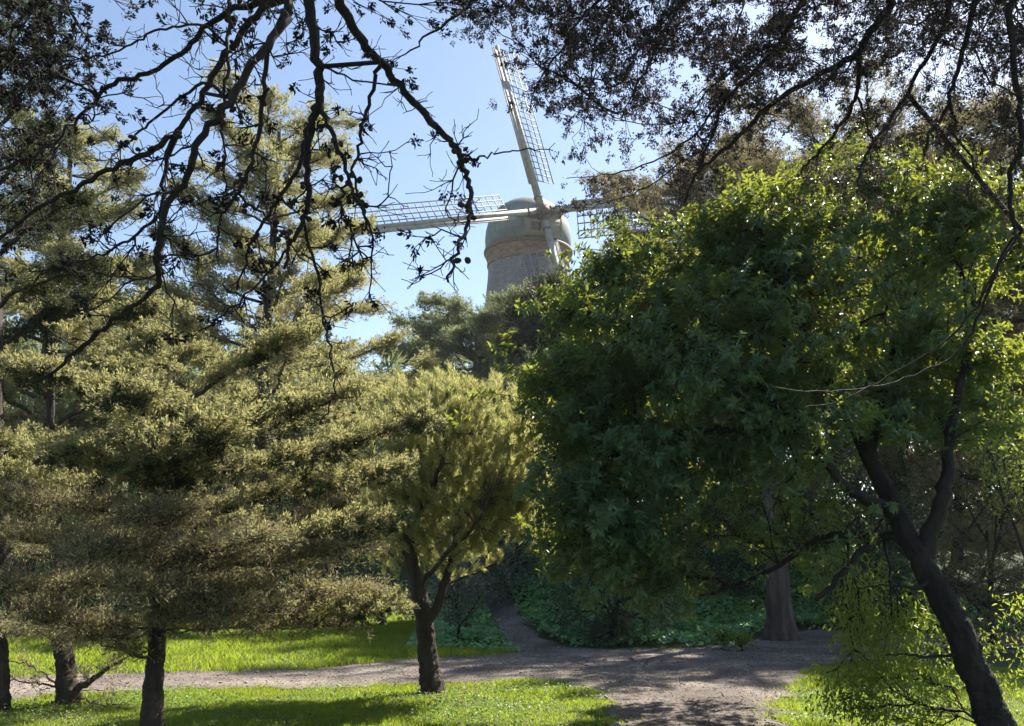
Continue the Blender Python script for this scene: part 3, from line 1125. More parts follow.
bush('understory_tree', 'shaded tree behind the back lawn, left of the pine', 'tree',
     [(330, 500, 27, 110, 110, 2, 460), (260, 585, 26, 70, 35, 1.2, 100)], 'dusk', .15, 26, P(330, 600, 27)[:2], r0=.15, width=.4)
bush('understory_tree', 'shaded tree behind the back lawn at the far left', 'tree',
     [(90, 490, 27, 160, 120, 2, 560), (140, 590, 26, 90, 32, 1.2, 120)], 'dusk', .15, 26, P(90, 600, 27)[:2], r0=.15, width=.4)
bush('understory_tree', 'dark tree behind the pine crown and the flat-topped cypress', 'tree',
     [(430, 480, 34, 95, 85, 2.4, 320), (520, 400, 36, 60, 55, 2.0, 200)], 'cyp_far', .13, 34, P(450, 590, 34)[:2], r0=.2, bladed=True, width=.2)
bush('understory_tree', 'dark tree closing the gap behind the glossy tree trunk, far right', 'tree',
     [(960, 420, 26, 110, 110, 2.2, 320)], 'cyp_brown', .13, 30, P(960, 590, 26)[:2], r0=.16, bladed=True, width=.2)
for px, py, dd, rr, lb in ((742, 640, 16.6, 9, 'small pale yellow plant at the back edge of the path'), (724, 637, 16.9, 11, 'small grey green weed beside the pale yellow plant')):
    bush('weed', lb, 'plant', [(px, py, dd, rr, 7, .15, 40)], 'shoot' if 'yellow' in lb else 'silver', .05, 14, P(px, py + 4, dd)[:2], r0=.01, width=.45, seg=.08)


# ------------------------------------------------------------------ centre pine
def pine():
    org = base_of(433, 691)
    d0 = org[1]
    root = thing('pine_tree', 'small round pine with fluffy yellow green needles on a slim trunk beside the path', 'pine', org)
    sk = Skel()
    q = lambda px, py, dd=0: P(px, py, d0 + dd)
    sk.limb([org - [0, 0, .1], q(431, 680), q(428, 655), q(424, 620), q(417, 585), q(410, 555), q(408, 520), q(415, 470)], .145, .05, 6, .008)
    sk.limbs[0][1][:3] *= [1.25, 1.15, 1.08]
    sk.limb([q(425, 622), q(438, 605, .05), q(446, 580, .1), q(455, 545, .2), q(462, 500, .2), q(468, 450, .1)], .075, .02, 5, .008)
    sk.limb([q(444, 585, .1), q(470, 575, .3), q(500, 562, .3), q(525, 545, .3), q(535, 528, .3)], .02, .006, 5, .006)
    sk.limb([q(418, 590), q(440, 560, -.3), q(470, 530, -.5), q(490, 500, -.6)], .035, .012, 5, .01)
    sk.limb([q(410, 555), q(395, 530, .2), q(380, 500, .2), q(370, 470, .2)], .04, .012, 5, .01)
    sk.limb([q(409, 530), q(430, 490, -.4), q(445, 450, -.5), q(440, 415, -.4)], .04, .012, 5, .01)
    sk.limb([q(456, 540, .2), q(490, 510, .3), q(515, 480, .2), q(530, 455, .2)], .03, .01, 5, .01)
    T = ell([(470, 455, d0, 80, 76, .85, 900), (435, 425, d0, 55, 52, .7, 420), (505, 470, d0, 44, 50, .55, 340), (400, 460, d0 + .2, 50, 60, .7, 260),
             (455, 510, d0, 55, 42, .7, 260), (400, 520, d0 + .2, 45, 45, .6, 200), (510, 500, d0, 38, 42, .5, 200), (450, 545, d0 + .1, 50, 28, .5, 160)], .55)
    pc = P(455, 470, d0)
    T = pc + (T - pc) * rng.uniform(.86, 1.13, (len(T), 1))
    D = sk.attach(T, .1, -.1, .008, .5)
    # bottle-brush shoots pointing up and outwards
    c = P(455, 480, d0)
    ax = norm(norm(T - c) * .55 + [0, 0, .95] + rnd(len(T), .22))
    per = 64
    n = len(T) * per
    A2 = np.repeat(ax, per, 0)
    t = rng.random(n)
    Ls = np.repeat(rng.uniform(.07, .23, len(T)), per)
    off = rnd(n)
    off = norm(off - A2 * (off * A2).sum(1, keepdims=True))
    base = np.repeat(T, per, 0) + A2 * ((t - .4) * Ls)[:, None]
    d = norm(A2 * .75 + off * .55 + rnd(n, .1))
    V, F = blades(base, d, rng.uniform(.06, .10, n), .007)
    finish_tree(root, org, sk, ('bark', 'twig'), [('needles', (V, F), 'pine')], .003, .02, 1, 12, .07)


pine()


# ------------------------------------------------------------------ near cypresses on the left
def cyp_near(label, org, trunk, r0, limbs, dead_limbs, fol_m='cyp', tn=95, per=40, spread=.42, tuft=.17, deadper=26, mult=3, dmult=3, extra=None, group=None):
    root = thing('cypress_tree', label, 'cypress', org, group)
    sk = Skel()
    sk.limb(trunk, r0, r0 * .25, 7, .01)
    sk.limbs[0][1][:2] *= 1.2
    T = []
    for pts, r, nn in limbs:
        sk.limb(pts, r, .006, 5, .012)
        T.append(layered(pts, .22, int(tn * nn), spread, .11))
    if extra is not None:
        T.append(extra)
    T = np.concatenate(T)
    D = sk.attach(T, .12, -.06, .012, .6)
    T, D = multiply(T, D, mult, .075)
    V, F = sprays(T, D, per, tuft * .75, .036, .0125, .4, .95)
    fol = [('foliage', (V, F), fol_m)]
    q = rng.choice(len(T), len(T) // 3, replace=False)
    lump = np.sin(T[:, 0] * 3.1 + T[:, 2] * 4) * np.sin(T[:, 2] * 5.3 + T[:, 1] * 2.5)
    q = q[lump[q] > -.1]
    fol.append(('shade_toned_clumps', sprays(T[q] - [0, 0, .07], D[q], 70, tuft * .8, .034, .014, .2, 1.15), 'cyp_dark'))  # shade between the lit tufts put into a darker leaf colour
    if dead_limbs:
        T2 = []
        for pts, r, nn in dead_limbs:
            sk.limb(pts, r, .004, 5, .015)
            T2.append(layered(pts, .15, int(tn * nn), spread * .9, .10))
        T2 = np.concatenate(T2)
        D2 = sk.attach(T2, .10, .05, .02, .5)
        # bare twiglets fill the lower boughs
        n0 = sk.n
        T3, _ = multiply(T2, D2, dmult, .10)
        D3 = sk.attach(T3, .06, .05, .015, .4)
        T4, D4 = multiply(T3, D3, 2, .05)
        fol.append(('dry_sprays', sprays(T4, D4, 12, .16, .045, .0075, .1, 1.1), 'deadtwig'))
        T5, D5 = multiply(T2, D2, 2, .10)
        fol.append(('shaded_foliage', sprays(T5[::2], D5[::2], 22, tuft * .7, .034, .0135, .2, 1.1), 'cyp'))
    finish_tree(root, org, sk, ('bark', 'twig'), fol, .0022, .02, 1, 12, .07)
    return root


def ppts(pix, d):
    return [P(p[0], p[1], d + (p[2] if len(p) > 2 else 0)) for p in pix]


org = base_of(151, 742)
d = org[1]
cyp_near('wide spreading cypress with layered fronds on the straight trunk at the near lower left', org,
         [org - [0, 0, .1]] + ppts([(152, 726), (154, 690), (156, 650), (160, 600), (158, 540), (162, 480), (165, 430), (160, 395)], d), .105,
         [(ppts([(160, 560), (230, 590, .2), (310, 610, .4), (400, 605, .3)], d), .022, 1.2),
          (ppts([(160, 500), (230, 520, -.3), (310, 535, -.5), (385, 520, -.5)], d), .03, 1.3),
          (ppts([(162, 470), (240, 470, .3), (330, 450, .4), (420, 420, .4)], d), .035, 1.4),
          (ppts([(163, 450), (230, 430, -.3), (300, 410, -.6), (360, 395, -.7)], d), .03, 1.3),
          (ppts([(164, 420), (210, 385), (260, 355, .2), (310, 335, .2)], d), .025, 1.2),
          (ppts([(163, 430), (120, 400, -.2), (70, 380, -.4), (10, 370, -.4)], d), .03, 1.3),
          (ppts([(163, 460), (100, 455, .3), (40, 450, .5), (-30, 440, .5)], d), .03, 1.3),
          (ppts([(162, 410), (150, 380, .3), (140, 355, .6), (150, 335, .8)], d), .02, .8),
          (ppts([(160, 470), (180, 455, -.5), (200, 440, -1.), (220, 425, -1.5)], d), .025, 1.0),
          (ppts([(160, 480), (130, 470, -.5), (90, 455, -1.), (50, 450, -1.3)], d), .025, 1.0),
          (ppts([(160, 450), (180, 430, .6), (210, 410, 1.2), (240, 395, 1.6)], d), .025, 1.0),
          (ppts([(160, 500), (165, 485, -.5), (170, 470, -.9), (172, 455, -1.2)], d), .025, 1.0),
          (ppts([(160, 440), (150, 420, -.5), (140, 405, -.9), (135, 395, -1.2)], d), .02, 1.0),
          (ppts([(160, 520), (250, 500, .5), (340, 480, .9), (400, 470, 1.2)], d), .025, 1.2),
          (ppts([(160, 520), (100, 495, .5), (50, 480, .9), (0, 470, 1.2)], d), .025, 1.2)],
         [(ppts([(159, 610), (220, 600, .2), (300, 590, .2), (380, 600, .3)], d), .014, 1.0),
          (ppts([(158, 580), (230, 565, -.3), (300, 560, -.5), (370, 545, -.5)], d), .016, 1.2),
          (ppts([(158, 550), (220, 535, .3), (290, 530, .6), (350, 500, .8)], d), .016, 1.1),
          (ppts([(158, 590), (100, 585, -.3), (40, 590, -.4), (-30, 585, -.4)], d), .016, 1.2),
          (ppts([(158, 550), (100, 540, .3), (40, 540, .5), (-20, 530, .5)], d), .016, 1.2),
          (ppts([(159, 515), (110, 510, -.3), (50, 505, -.5), (-20, 500, -.5)], d), .016, 1.2),
          (ppts([(158, 625), (110, 635, -.3), (70, 625, -.4), (30, 615, -.4)], d), .012, .9),
          (ppts([(158, 640), (175, 620, -.3), (195, 605, -.6), (210, 600, -.8)], d), .012, .8),
          (ppts([(158, 570), (190, 560, -.5), (230, 545, -1.), (260, 540, -1.3)], d), .012, 1.0),
          (ppts([(158, 560), (130, 555, -.5), (100, 550, -1.), (80, 560, -1.3)], d), .012, 1.0),
          (ppts([(157, 630), (220, 628, .3), (290, 628, .5), (350, 622, .7)], d), .012, .9),
          (ppts([(157, 630), (110, 640, .3), (60, 632, .5), (10, 628, .7)], d), .012, .9),
          (ppts([(158, 600), (160, 595, -.5), (150, 590, -.9), (140, 588, -1.2)], d), .012, 1.1),
          (ppts([(158, 545), (160, 530, -.5), (165, 520, -.9), (175, 515, -1.2)], d), .012, 1.1),
          (ppts([(158, 615), (190, 612, -.3), (230, 612, -.5), (280, 610, -.6)], d), .012, .9),
          (ppts([(156, 660), (135, 655, -.1), (110, 645, -.2), (85, 632, -.3)], d), .016, .35)], tn=85)

org = base_of(66, 703)
d = org[1]
cyp_near('forked cypress with bare lower limbs standing on the sunlit lawn at lower left', org,
         [org - [0, 0, .1]] + ppts([(68, 690), (66, 665), (60, 635), (58, 600), (55, 540), (50, 470), (50, 400), (55, 340)], d), .125,
         [(ppts([(52, 430), (100, 400, .3), (150, 375, .5), (200, 350, .6)], d), .03, 1.2),
          (ppts([(50, 400), (20, 370, -.2), (-20, 350, -.3), (-60, 340, -.3)], d), .03, 1.1),
          (ppts([(52, 380), (80, 350, -.3), (110, 325, -.6), (150, 310, -.8)], d), .025, 1.1),
          (ppts([(53, 360), (40, 320, .2), (30, 290, .4), (20, 270, .5)], d), .02, 1.0),
          (ppts([(52, 470), (110, 450, .5), (180, 440, .9), (240, 425, 1.2)], d), .03, 1.2),
          (ppts([(54, 350), (75, 315, .3), (95, 290, .5), (120, 270, .6)], d), .02, 1.0)],
         [(ppts([(56, 560), (110, 540, .3), (170, 520, .5), (240, 500, .6)], d), .016, 1.2),
          (ppts([(57, 590), (110, 590, .3), (180, 585, .5), (250, 575, .6)], d), .016, 1.2),
          (ppts([(56, 560), (20, 550, .3), (-20, 545, .5), (-60, 540, .6)], d), .016, 1.0),
          (ppts([(58, 610), (30, 615, .3), (0, 600, .5), (-40, 590, .6)], d), .014, 1.0),
          (ppts([(70, 692), (85, 685, -.05), (100, 674, -.1), (115, 664, -.15), (130, 655, -.1)], d), .05, .12),
          (ppts([(66, 690), (45, 684, -.1), (20, 680, -.2), (-10, 681, -.3)], d), .014, .05),
          (ppts([(66, 690), (45, 676, .1), (25, 665, .2), (0, 655, .2)], d), .014, .05),
          (ppts([(70, 697), (95, 703, -.2), (110, 706, -.3), (128, 703, -.3)], d), .010, .05)], tn=80)

org = base_of(-3, 709)
d = org[1]
cyp_near('dark cypress whose black trunk runs up the left edge of the view', org,
         [org - [0, 0, .1]] + ppts([(-3, 690), (-4, 640), (0, 560), (-1, 480), (-4, 400), (-6, 300), (-10, 200), (-14, 100), (-20, 0), (-24, -80)], d), .13,
         [(ppts([(-8, 260), (20, 235, -.4), (50, 215, -.8), (80, 200, -1)], d), .03, 1.0),
          (ppts([(-10, 200), (10, 170, -.5), (30, 145, -1), (55, 125, -1.3)], d), .03, 1.0),
          (ppts([(-12, 150), (10, 110, -.3), (30, 80, -.6), (50, 55, -.8)], d), .03, 1.0),
          (ppts([(-14, 100), (5, 60, -.6), (20, 30, -1.2), (40, 5, -1.6)], d), .03, 1.0),
          (ppts([(-18, 30), (0, 0, -.6), (20, -20, -1.0), (50, -45, -1.3)], d), .03, 1.0),
          (ppts([(-6, 310), (20, 290, -.3), (50, 280, -.6), (90, 265, -.8)], d), .03, 1.0),
          (ppts([(-5, 350), (20, 335, .3), (50, 320, .5), (80, 300, .6)], d), .03, 1.0),
          (ppts([(-12, 140), (-60, 120, -.3), (-120, 110, -.6), (-180, 100, -.8)], d), .03, .8),
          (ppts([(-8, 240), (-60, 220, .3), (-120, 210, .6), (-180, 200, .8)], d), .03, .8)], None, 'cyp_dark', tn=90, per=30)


# ------------------------------------------------------------------ big glossy broadleaf tree on the right
def broadleaf():
    org = P(1000, 760, 7.9)
    org[2] = ground_z(org[0], org[1])
    root = thing('broadleaf_tree', 'large glossy dark green broadleaf tree on a black trunk leaning left', 'tree', org)
    sk = Skel()
    q = P
    sk.limb([org - [0, 0, .1], q(995, 730, 7.9), q(985, 695, 7.95), q(966, 645, 8.0), q(940, 595, 8.1), q(918, 555, 8.2), q(898, 515, 8.4), q(880, 480, 8.6), q(862, 440, 8.8),
             q(838, 400, 9.0), q(815, 350, 9.0), q(800, 300, 9.1)], .15, .035, 6, .012)
    sk.limbs[0][1][:3] *= [1.3, 1.15, 1.05]
    sk.limb([q(922, 560, 8.2), q(938, 515, 8.2), q(947, 470, 8.3), q(950, 430, 8.5), q(965, 360, 8.6), q(975, 280, 8.7)], .085, .02, 5, .012)
    sk.limb([q(900, 518, 8.4), q(867, 500, 8.2), q(839, 480, 8.1), q(800, 430, 8.1), q(760, 390, 8.2), q(700, 350, 8.3)], .06, .015, 5, .012)
    sk.limb([q(905, 535, 8.3), q(877, 537, 8.5), q(826, 537, 8.8), q(788, 559, 9), q(743, 583, 9.2), q(700, 595, 9.3)], .045, .012, 5, .01)
    sk.limb([q(880, 537, 8.5), q(862, 550, 8.4), q(846, 569, 8.3), q(828, 590, 8.2), q(815, 600, 8.2)], .035, .02, 5, .008)
    sk.limb([q(928, 578, 8.1), q(915, 588, 8.0), q(888, 585, 7.9), q(857, 588, 7.9)], .018, .006, 5, .006)
    sk.limb([q(970, 655, 8.0), q(940, 657, 7.9), q(910, 655, 7.8), q(885, 655, 7.7)], .016, .006, 5, .006)
    sk.limb([q(870, 460, 8.7), q(880, 400, 9), q(900, 330, 9.3), q(905, 260, 9.4), q(890, 215, 9.3)], .06, .015, 5, .01)
    sk.limb([q(838, 400, 9), q(770, 330, 9.4), q(700, 280, 9.6), q(650, 240, 9.6)], .05, .015, 5, .01)
    sk.limb([q(800, 430, 8.1), q(720, 430, 8.5), q(650, 440, 8.9), q(600, 470, 9.1), q(590, 520, 9.2)], .04, .012, 5, .01)
    sk.limb([q(815, 350, 9), q(780, 280, 8.6), q(760, 230, 8.6)], .04, .012, 5, .01)
    spec = [(688, 270, 9.5, 62, 46, .7, 13), (638, 285, 9.4, 42, 38, .6, 8), (590, 300, 9.3, 18, 20, .4, 3), (745, 265, 9.3, 70, 55, .9, 14), (860, 235, 9.3, 122, 62, 1.0, 26), (962, 285, 9.0, 55, 85, .8, 13), (608, 345, 9.3, 44, 42, .7, 9),
            (594, 398, 9.2, 46, 48, .7, 11), (690, 385, 8.8, 95, 65, .9, 18), (830, 335, 8.6, 120, 60, .8, 14), (618, 470, 9.1, 60, 50, .8, 12), (604, 545, 9.3, 45, 50, .7, 11),
            (670, 530, 9.2, 58, 50, .7, 5), (800, 410, 8.4, 80, 36, .6, 8), (945, 385, 8.6, 55, 45, .7, 6), (755, 500, 9.4, 75, 40, .7, 5), (800, 545, 9.2, 50, 25, .5, 4), (850, 490, 8.7, 50, 35, .5, 4), (925, 450, 9.2, 45, 40, .6, 3),
            (730, 330, 11.0, 90, 75, 1.1, 12), (860, 300, 11.2, 120, 85, 1.2, 18), (640, 410, 10.6, 60, 60, .9, 7), (880, 400, 10.8, 80, 50, 1.0, 8), (850, 350, 12.4, 95, 70, 1.0, 16)]  # rear lobes hidden by the front ones, added to shade the near path
    C = ell(spec, .72)
    m = 22
    sz = np.repeat(rng.uniform(.6, 1.35, len(C)), m)[:, None]
    T = np.repeat(C, m, 0) + rnd(len(C) * m) * sz * [.27, .25, .15]
    ctr = P(780, 370, 9.2)
    T += norm(T - ctr) * rng.uniform(0, .12, len(T))[:, None]
    tx, ty = proj(T)
    open_ = (tx > 835) & (ty > 440) & (rng.random(len(T)) < .93)
    open_ |= (tx > 760) & (tx <= 835) & (ty > 470) & (rng.random(len(T)) < .5)
    T = T[~open_]
    D = sk.attach(T, .14, -.06, .012, .6)
    T, D = multiply(T, D, 2, .085)
    nl = 19
    n = len(T) * nl
    A2 = np.repeat(norm(D + [0, 0, .35] + rnd(len(T), .25)), nl, 0)
    C2 = np.repeat(T, nl, 0)
    t = rng.random(n)
    off = rnd(n)
    off = norm(off - A2 * (off * A2).sum(1, keepdims=True))
    base = C2 + A2 * ((t - .75) * .24)[:, None]
    d = norm(A2 * .45 + off * .8 + [0, 0, -.12] + rnd(n, .15))
    nr = norm(A2 * .7 + [0, 0, .6] + rnd(n, .3))
    LL = rng.uniform(.04, .095, n)
    V, F = leaves(base, d, nr, LL, LL * rng.uniform(.34, .48, n), .16, .18)
    fol = [('foliage', (V, F), 'laurel')]
    B = ell([(740, 520, 9.4, 70, 60, .7, 120), (820, 500, 9.2, 50, 55, .6, 90), (905, 450, 8.9, 50, 40, .5, 50)], .1)
    sk.attach(B, .08, .05, .02, .4)
    # light young shoots around the foot of the trunk
    T2 = ell([(885, 690, 8.6, 64, 32, .4, 110), (915, 640, 8.7, 45, 40, .4, 60), (858, 605, 8.9, 32, 42, .4, 60), (1005, 640, 8.8, 24, 45, .4, 20)], .1)
    T2 = T2[T2[:, 2] > .15]
    D2 = sk.attach(T2, .14, .1, .02, .5)
    T2, D2 = multiply(T2, D2, 2, .09)
    nl = 14
    n = len(T2) * nl
    base = np.repeat(T2, nl, 0) + rnd(n, .075)
    d = norm(np.repeat(D2, nl, 0) * .3 + rnd(n, .45) + [0, 0, -.6])
    LL = rng.uniform(.03, .065, n)
    V, F = leaves(base, d, norm(rnd(n, .7) + [0, 0, .7]), LL, LL * .36, .12, .15)
    fol.append(('young_shoots', (V, F), 'shoot'))
    finish_tree(root, org, sk, ('bark_dark', 'twig_dark'), fol, .0026, .022, 1, 14, .06)


broadleaf()


# ------------------------------------------------------------------ overhanging trees
def crown(root, org, spec):  # dense foliage out of view, added to reduce sky light
    C = []
    for x, y, z, rx, ry, rz, n in spec:
        v = norm(rnd(n)) * (rng.uniform(.1, 1, n) ** (1 / 3))[:, None]
        C.append(np.array([x, y, z]) + v * [rx, ry, rz])
    C = np.concatenate(C)
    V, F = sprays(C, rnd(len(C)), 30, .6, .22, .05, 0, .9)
    mesh_obj('foliage', V, F, M['over'], root, False, org)


def cone_mesh():
    k, m = 10, 7
    V = []
    for i in range(m + 1):
        f = i / m
        r = math.sin(f * math.pi) ** .7
        for j in range(k):
            a = (j + .5 * (i % 2)) / k * 2 * math.pi
            rr = r * (1 + .16 * math.cos(5 * a + i * 1.9))
            V.append((rr * math.cos(a) * .9, rr * math.sin(a) * .9, (f - .5) * 2))
    i = np.arange(m)[:, None] * k
    j = np.arange(k)[None]
    j2 = (j + 1) % k
    Q = np.stack([i + j, i + j2, i + k + j2, i + k + j], -1).reshape(-1, 4)
    return np.array(V), Q


CV, CQ = cone_mesh()


def overhang_left():
    org = z0(-2.1, -1.4)
    root = thing('overhanging_cypress', 'bare black cypress limbs hung with round cones across the upper left sky', 'cypress', org)
    sk = Skel()
    top = np.array([-1.9, .6, 5.4])
    sk.limb([org - [0, 0, .2], org + [.05, .2, 1.6], org + [0, .7, 3.4], top, np.array([-1.8, 1.4, 7.2])], .30, .14, 8, .02)
    hubp = P(300, -75, 3.6)
    sk.limb([np.array([-1.95, .3, 4.6]), np.array([-1.8, 1.6, 5.0]), np.array([-1.5, 2.7, 5.2]), hubp], .11, .05, 8, .015)
    S = [
        ([(300, -75), (306, -20), (312, 30), (319, 75), (320, 100), (312, 118), (307, 155), (308, 193), (303, 222), (291, 243), (284, 268)], 3.6, .028, .006, .0),
        ([(320, 100), (330, 130), (345, 165), (352, 190), (366, 216), (374, 243)], 3.6, .012, .004, -.1),
        ([(300, -75), (325, -25), (345, 12), (362, 42), (382, 64), (405, 92), (432, 122), (456, 150), (462, 166), (468, 185), (471, 205), (466, 228), (456, 254), (447, 282)], 3.5, .026, .005, .5),
        ([(457, 152), (475, 158), (497, 153), (525, 149), (553, 150)], 3.85, .006, .0022, .15),
        ([(380, 62), (372, 88), (362, 128), (357, 158), (353, 172), (364, 212), (372, 240)], 3.55, .010, .004, .1),
        ([(353, 172), (340, 200), (355, 240), (362, 270)], 3.6, .006, .003, .1),
        ([(300, -75), (292, -25), (288, 5), (284, 22), (262, 52), (241, 83), (220, 114), (196, 145), (186, 179), (166, 207), (158, 250), (160, 262), (152, 292), (127, 309), (103, 330), (69, 357), (34, 385)], 3.5, .021, .006, -.3),
        ([(300, -75), (283, -30), (266, 2), (240, 36), (217, 69), (196, 107), (177, 131), (169, 152), (164, 193), (161, 245), (163, 275)], 3.8, .022, .006, .2),
        ([(300, -75), (295, -25), (284, 0), (238, 8), (207, 24), (189, 48), (148, 72), (114, 83), (97, 95), (83, 114), (58, 141), (20, 162), (-30, 178)], 4.0, .02, .006, .3),
        ([(230, 98), (203, 83), (165, 110), (141, 131), (117, 152), (103, 169)], 3.9, .009, .004, .2),
        ([(177, 135), (138, 158), (100, 176), (65, 193), (31, 214), (0, 238), (-30, 255)], 3.8, .014, .006, .1),
        ([(268, 45), (262, 103), (255, 145), (248, 172), (238, 193), (224, 210), (220, 228), (216, 260)], 3.5, .011, .004, 0),
        ([(312, 118), (303, 145), (289, 186), (272, 210), (257, 232), (247, 255), (238, 290)], 3.6, .010, .004, -.1),
        ([(231, -20), (229, 20), (227, 69), (224, 96), (221, 124), (224, 148), (226, 193)], 3.9, .010, .004, -.1),
        ([(207, 26), (165, 27), (138, 41), (107, 55), (79, 60), (52, 62)], 4.0, .007, .003, .1),
        ([(100, 95), (70, 80), (40, 78), (10, 74)], 4.2, .009, .004, .1),
        ([(291, 243), (272, 268), (238, 302), (205, 330)], 3.6, .006, .003, 0),
        ([(305, 225), (317, 274), (324, 316), (331, 354), (334, 395), (320, 423)], 3.7, .007, .003, .1),
        ([(165, 207), (140, 232), (110, 250), (75, 262), (40, 275)], 3.7, .008, .003, .1),
        ([(238, 193), (262, 215), (285, 232), (300, 260)], 3.6, .006, .003, .1),
        ([(300, -75), (240, -60), (150, -40), (60, -10), (20, 20), (5, 60)], 4.2, .02, .006, .1),
    ]
    ids = []
    for pix, dd, r0, r1, dv in S:
        n = len(pix)
        pts = [P(a, b, dd + dv * math.sin(i / max(n - 1, 1) * math.pi)) for i, (a, b) in enumerate(pix)]
        if pix[0] == (300, -75):
            pts[0] = hubp
        ids += sk.limb(pts, r0, r1, 5, .006)
    # side twigs
    ln = np.array([i for i in ids if sk.par[i] >= 0])
    pick = rng.choice(ln, 760)
    base = sk.p[pick]
    dr = norm(sk.p[pick] - sk.p[sk.par[pick]])
    side = rnd(len(pick))
    side = norm(side - dr * (side * dr).sum(1, keepdims=True))
    T = base + (dr * .7 + side * .9 + [0, 0, -.15]) * rng.uniform(.06, .32, len(pick))[:, None]
    pp = proj(T)
    T = T[(pp[1] < 345) & (pp[0] < 480)]
    D = sk.attach(T, .045, .06, .006, .3)
    # finer twiglets on those
    n0 = sk.n
    i2 = rng.choice(np.arange(n0 - 2500 if n0 > 2500 else 0, n0), 1500)
    T3 = sk.p[i2] + rnd(len(i2), .045)
    sk.attach(T3, .03, .05, .004, .2)
    # sparse leaf sprays, shade put into their dark colour: clusters near some twig ends and a dense dark mass in the corner
    C = T[rng.random(len(T)) < .25]
    E_ = ell([(15, 30, 4.4, 62, 60, .6, 150), (10, 120, 4.4, 48, 75, .5, 110), (75, 60, 4.3, 50, 40, .5, 60), (230, -5, 4.0, 90, 20, .4, 40), (60, -20, 4.3, 90, 40, .5, 80), (420, -10, 4.0, 90, 14, .4, 40)], .1)
    D4 = sk.attach(E_, .09, .0, .01, .5)
    C = np.concatenate([C, E_])
    Dc = np.concatenate([rnd(len(C) - len(E_)), D4])
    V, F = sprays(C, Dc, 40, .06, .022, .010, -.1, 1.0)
    finish_tree(root, org, sk, ('bark_dark', 'twig_dark'), [('foliage', (V, F), 'over_shade')], .0016, .010, 1, 10, .08, 5)
    # unseen crown above and behind the viewpoint, added to cut sky light
    crown(root, org, [(-2.6, -1.6, 6.6, 3.4, 3.0, 2.2, 170), (-4.5, -1.0, 5.0, 1.8, 2.2, 1.6, 90)])
    # cones: clusters of two to six along the limbs
    me = None
    cl = rng.choice(ln, 200)
    pc = proj(sk.p[cl])
    cl = cl[(pc[0] > -10) & (pc[1] > -5) & (pc[0] < 480)][:30]
    cnt = 0
    extra = [P(457, 155, 3.85), P(461, 178, 3.9), P(552, 150, 3.85), P(345, 272, 3.6), P(110, 160, 3.9), P(130, 158, 3.9), P(180, 265, 3.5), P(332, 398, 3.8), P(325, 420, 3.8), P(45, 380, 3.5), P(120, 230, 3.7)]
    for c in list(sk.p[cl]) + extra:
        for j in range(rng.integers(2, 5)):
            if cnt >= 98:
                break
            r = rng.uniform(.011, .016)
            pos = c + rnd(1, .022)[0]
            if me is None:
                o = mesh_obj('cone', CV, CQ, M['cone'], root, True)
                me = o.data
            else:
                o = bpy.data.objects.new('cone', me)
                COL.objects.link(o)
                o.parent = root
            o.location = tuple(pos - org)
            o.scale = (r, r * rng.uniform(.8, 1), r * rng.uniform(1.1, 1.5))
            o.rotation_euler = tuple(rng.uniform(0, 3, 3))
            cnt += 1


overhang_left()


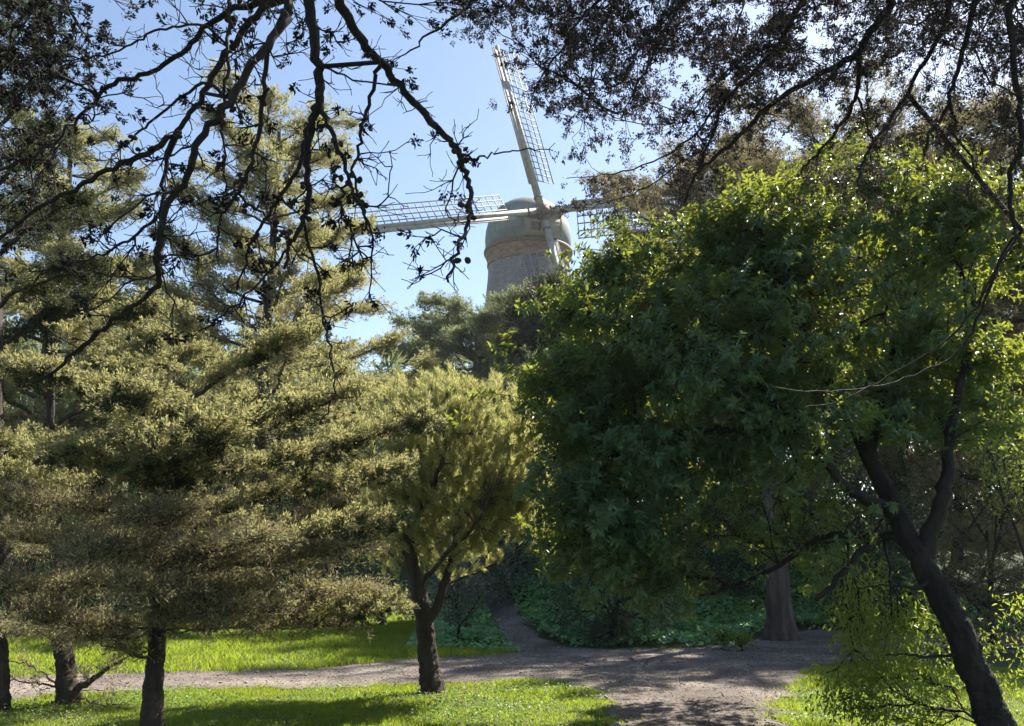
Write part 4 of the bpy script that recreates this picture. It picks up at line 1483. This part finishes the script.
def overhang_right():
    org = z0(4.6, 1.2)
    root = thing('overhanging_cypress', 'leafy dark cypress boughs hanging over the upper right of the view', 'cypress', org)
    sk = Skel()
    sk.limb([org - [0, 0, .2], org + [-.1, .1, 2], org + [-.2, .4, 4.2], org + [-.3, .8, 6.2], org + [-.4, 1.2, 7.6]], .32, .12, 8, .02)
    h1 = P(905, -60, 4.4)
    h2 = P(1060, -60, 4.2)
    h3 = P(720, -70, 4.8)
    sk.limb([org + [-.2, .4, 4.0], np.array([4.0, 2.4, 4.9]), h2 + [.3, -.3, .25], h2], .12, .05, 8, .015)
    sk.limb([h2, (h1 + h2) / 2 + [0, .1, .05], h1], .05, .04, 6, .01)
    sk.limb([h1, (h1 + h3) / 2 + [0, .1, .08], h3], .04, .025, 6, .01)
    sk.limb([h3, P(600, -50, 5), P(500, -15, 5.1), P(454, 17, 5.2), P(420, 42, 5.2), P(392, 62, 5.2)], .022, .003, 6, .008)
    S = [([(905, -60), (892, -10), (888, 5), (867, 36), (857, 55), (826, 72), (788, 93), (753, 121), (722, 152), (695, 176), (684, 203)], 4.4, .028, .006, .2),
         ([(830, -70), (812, -20), (795, 14), (764, 62), (726, 100), (712, 134), (698, 169)], 4.6, .02, .005, .2),
         ([(860, 50), (857, 93), (843, 121), (820, 150), (801, 172)], 4.45, .014, .004, .1),
         ([(985, -60), (980, -10), (960, 62), (950, 100), (932, 131), (925, 155)], 4.2, .018, .005, .1),
         ([(960, -60), (943, 28), (912, 83), (881, 131), (863, 162), (857, 193)], 4.5, .016, .004, .2),
         ([(950, 103), (956, 134), (974, 165), (984, 193)], 4.2, .008, .004, .1),
         ([(1030, -60), (1012, 10), (1016, 90), (1022, 138), (1010, 179), (1012, 214), (1020, 248)], 4.0, .018, .008, .1),
         ([(857, 96), (870, 134), (880, 160)], 4.5, .006, .003, .1),
         ([(720, -70), (690, -10), (660, 40), (640, 80), (620, 120)], 4.9, .014, .003, .2),
         ([(720, -70), (640, -30), (590, 10), (560, 50), (540, 80), (528, 112)], 5.0, .014, .003, .2),
         ([(790, 40), (740, 60), (700, 100), (680, 130)], 4.7, .009, .003, .2),
         ([(720, 100), (690, 138), (643, 165), (595, 176), (566, 179)], 4.8, .007, .002, .1),
         ([(705, 145), (680, 165), (640, 190), (600, 204)], 4.9, .006, .002, .1),
         ([(1022, 230), (1005, 250), (985, 300), (960, 350), (920, 372), (880, 386), (830, 391), (770, 388)], 5.4, .014, .003, .6),
         ([(1000, 262), (960, 330), (900, 370), (850, 396), (800, 410)], 5.5, .008, .003, .3),
         ([(640, -40), (600, 30), (590, 90), (585, 130)], 5.1, .008, .003, .1)]
    lids = []
    for pix, dd, r0, r1, dv in S:
        n = len(pix)
        pts = [P(a, b, dd + dv * math.sin(i / max(n - 1, 1) * math.pi)) for i, (a, b) in enumerate(pix)]
        if pix[0] == (905, -60):
            pts[0] = h1
        if pix[0] == (720, -70):
            pts[0] = h3
        lids += sk.limb(pts, r0, r1, 5, .006)
    # foliage density follows the hanging lower edge of the boughs
    ex = np.array([440, 480, 525, 545, 600, 640, 680, 720, 800, 880, 940, 1024, 1100])
    ey = np.array([8, 40, 78, 108, 128, 140, 128, 118, 100, 88, 105, 125, 130])
    n = 6400
    px = rng.uniform(440, 1100, n)
    py = rng.uniform(-110, 190, n)
    low = np.interp(px, ex, ey)
    f = np.where(py < low * .55, 1.0, np.clip(1 - (py - low * .55) / (low * .5 + 6), 0, 1))
    gaps = .5 + .5 * np.sin(px * .031 + 1.3 * np.sin(py * .05)) * np.sin(py * .045 + px * .011)
    f *= .30 + .7 * sstep(.22, .6, gaps)
    bright = np.exp(-(((px - 925) / 60) ** 2 + ((py - 85) / 45) ** 2))
    f *= 1 - .8 * bright
    k = rng.random(n) < f * .64
    T = np.array([P(a, b, dd) for a, b, dd in zip(px[k], py[k], rng.uniform(4.0, 5.8, k.sum()))])
    # drooping strands along the limbs
    li = rng.choice(np.array(lids), 330)
    T2 = sk.p[li] + rnd(len(li), .07) + [0, 0, -.05]
    q = proj(T2)
    T2 = T2[q[1] < 215]
    T = np.concatenate([T, T2])
    D = sk.attach(T, .07, .05, .01, .5)
    T, D = multiply(T, D, 5, .05)
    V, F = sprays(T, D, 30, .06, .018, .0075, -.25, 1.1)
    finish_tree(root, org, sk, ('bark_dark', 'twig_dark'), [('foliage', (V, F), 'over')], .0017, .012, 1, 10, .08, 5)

    crown(root, org, [(4.4, 0.0, 7.0, 3.2, 3.2, 2.2, 170)])  # unseen crown added to hold back sky light on the facing sides


overhang_right()
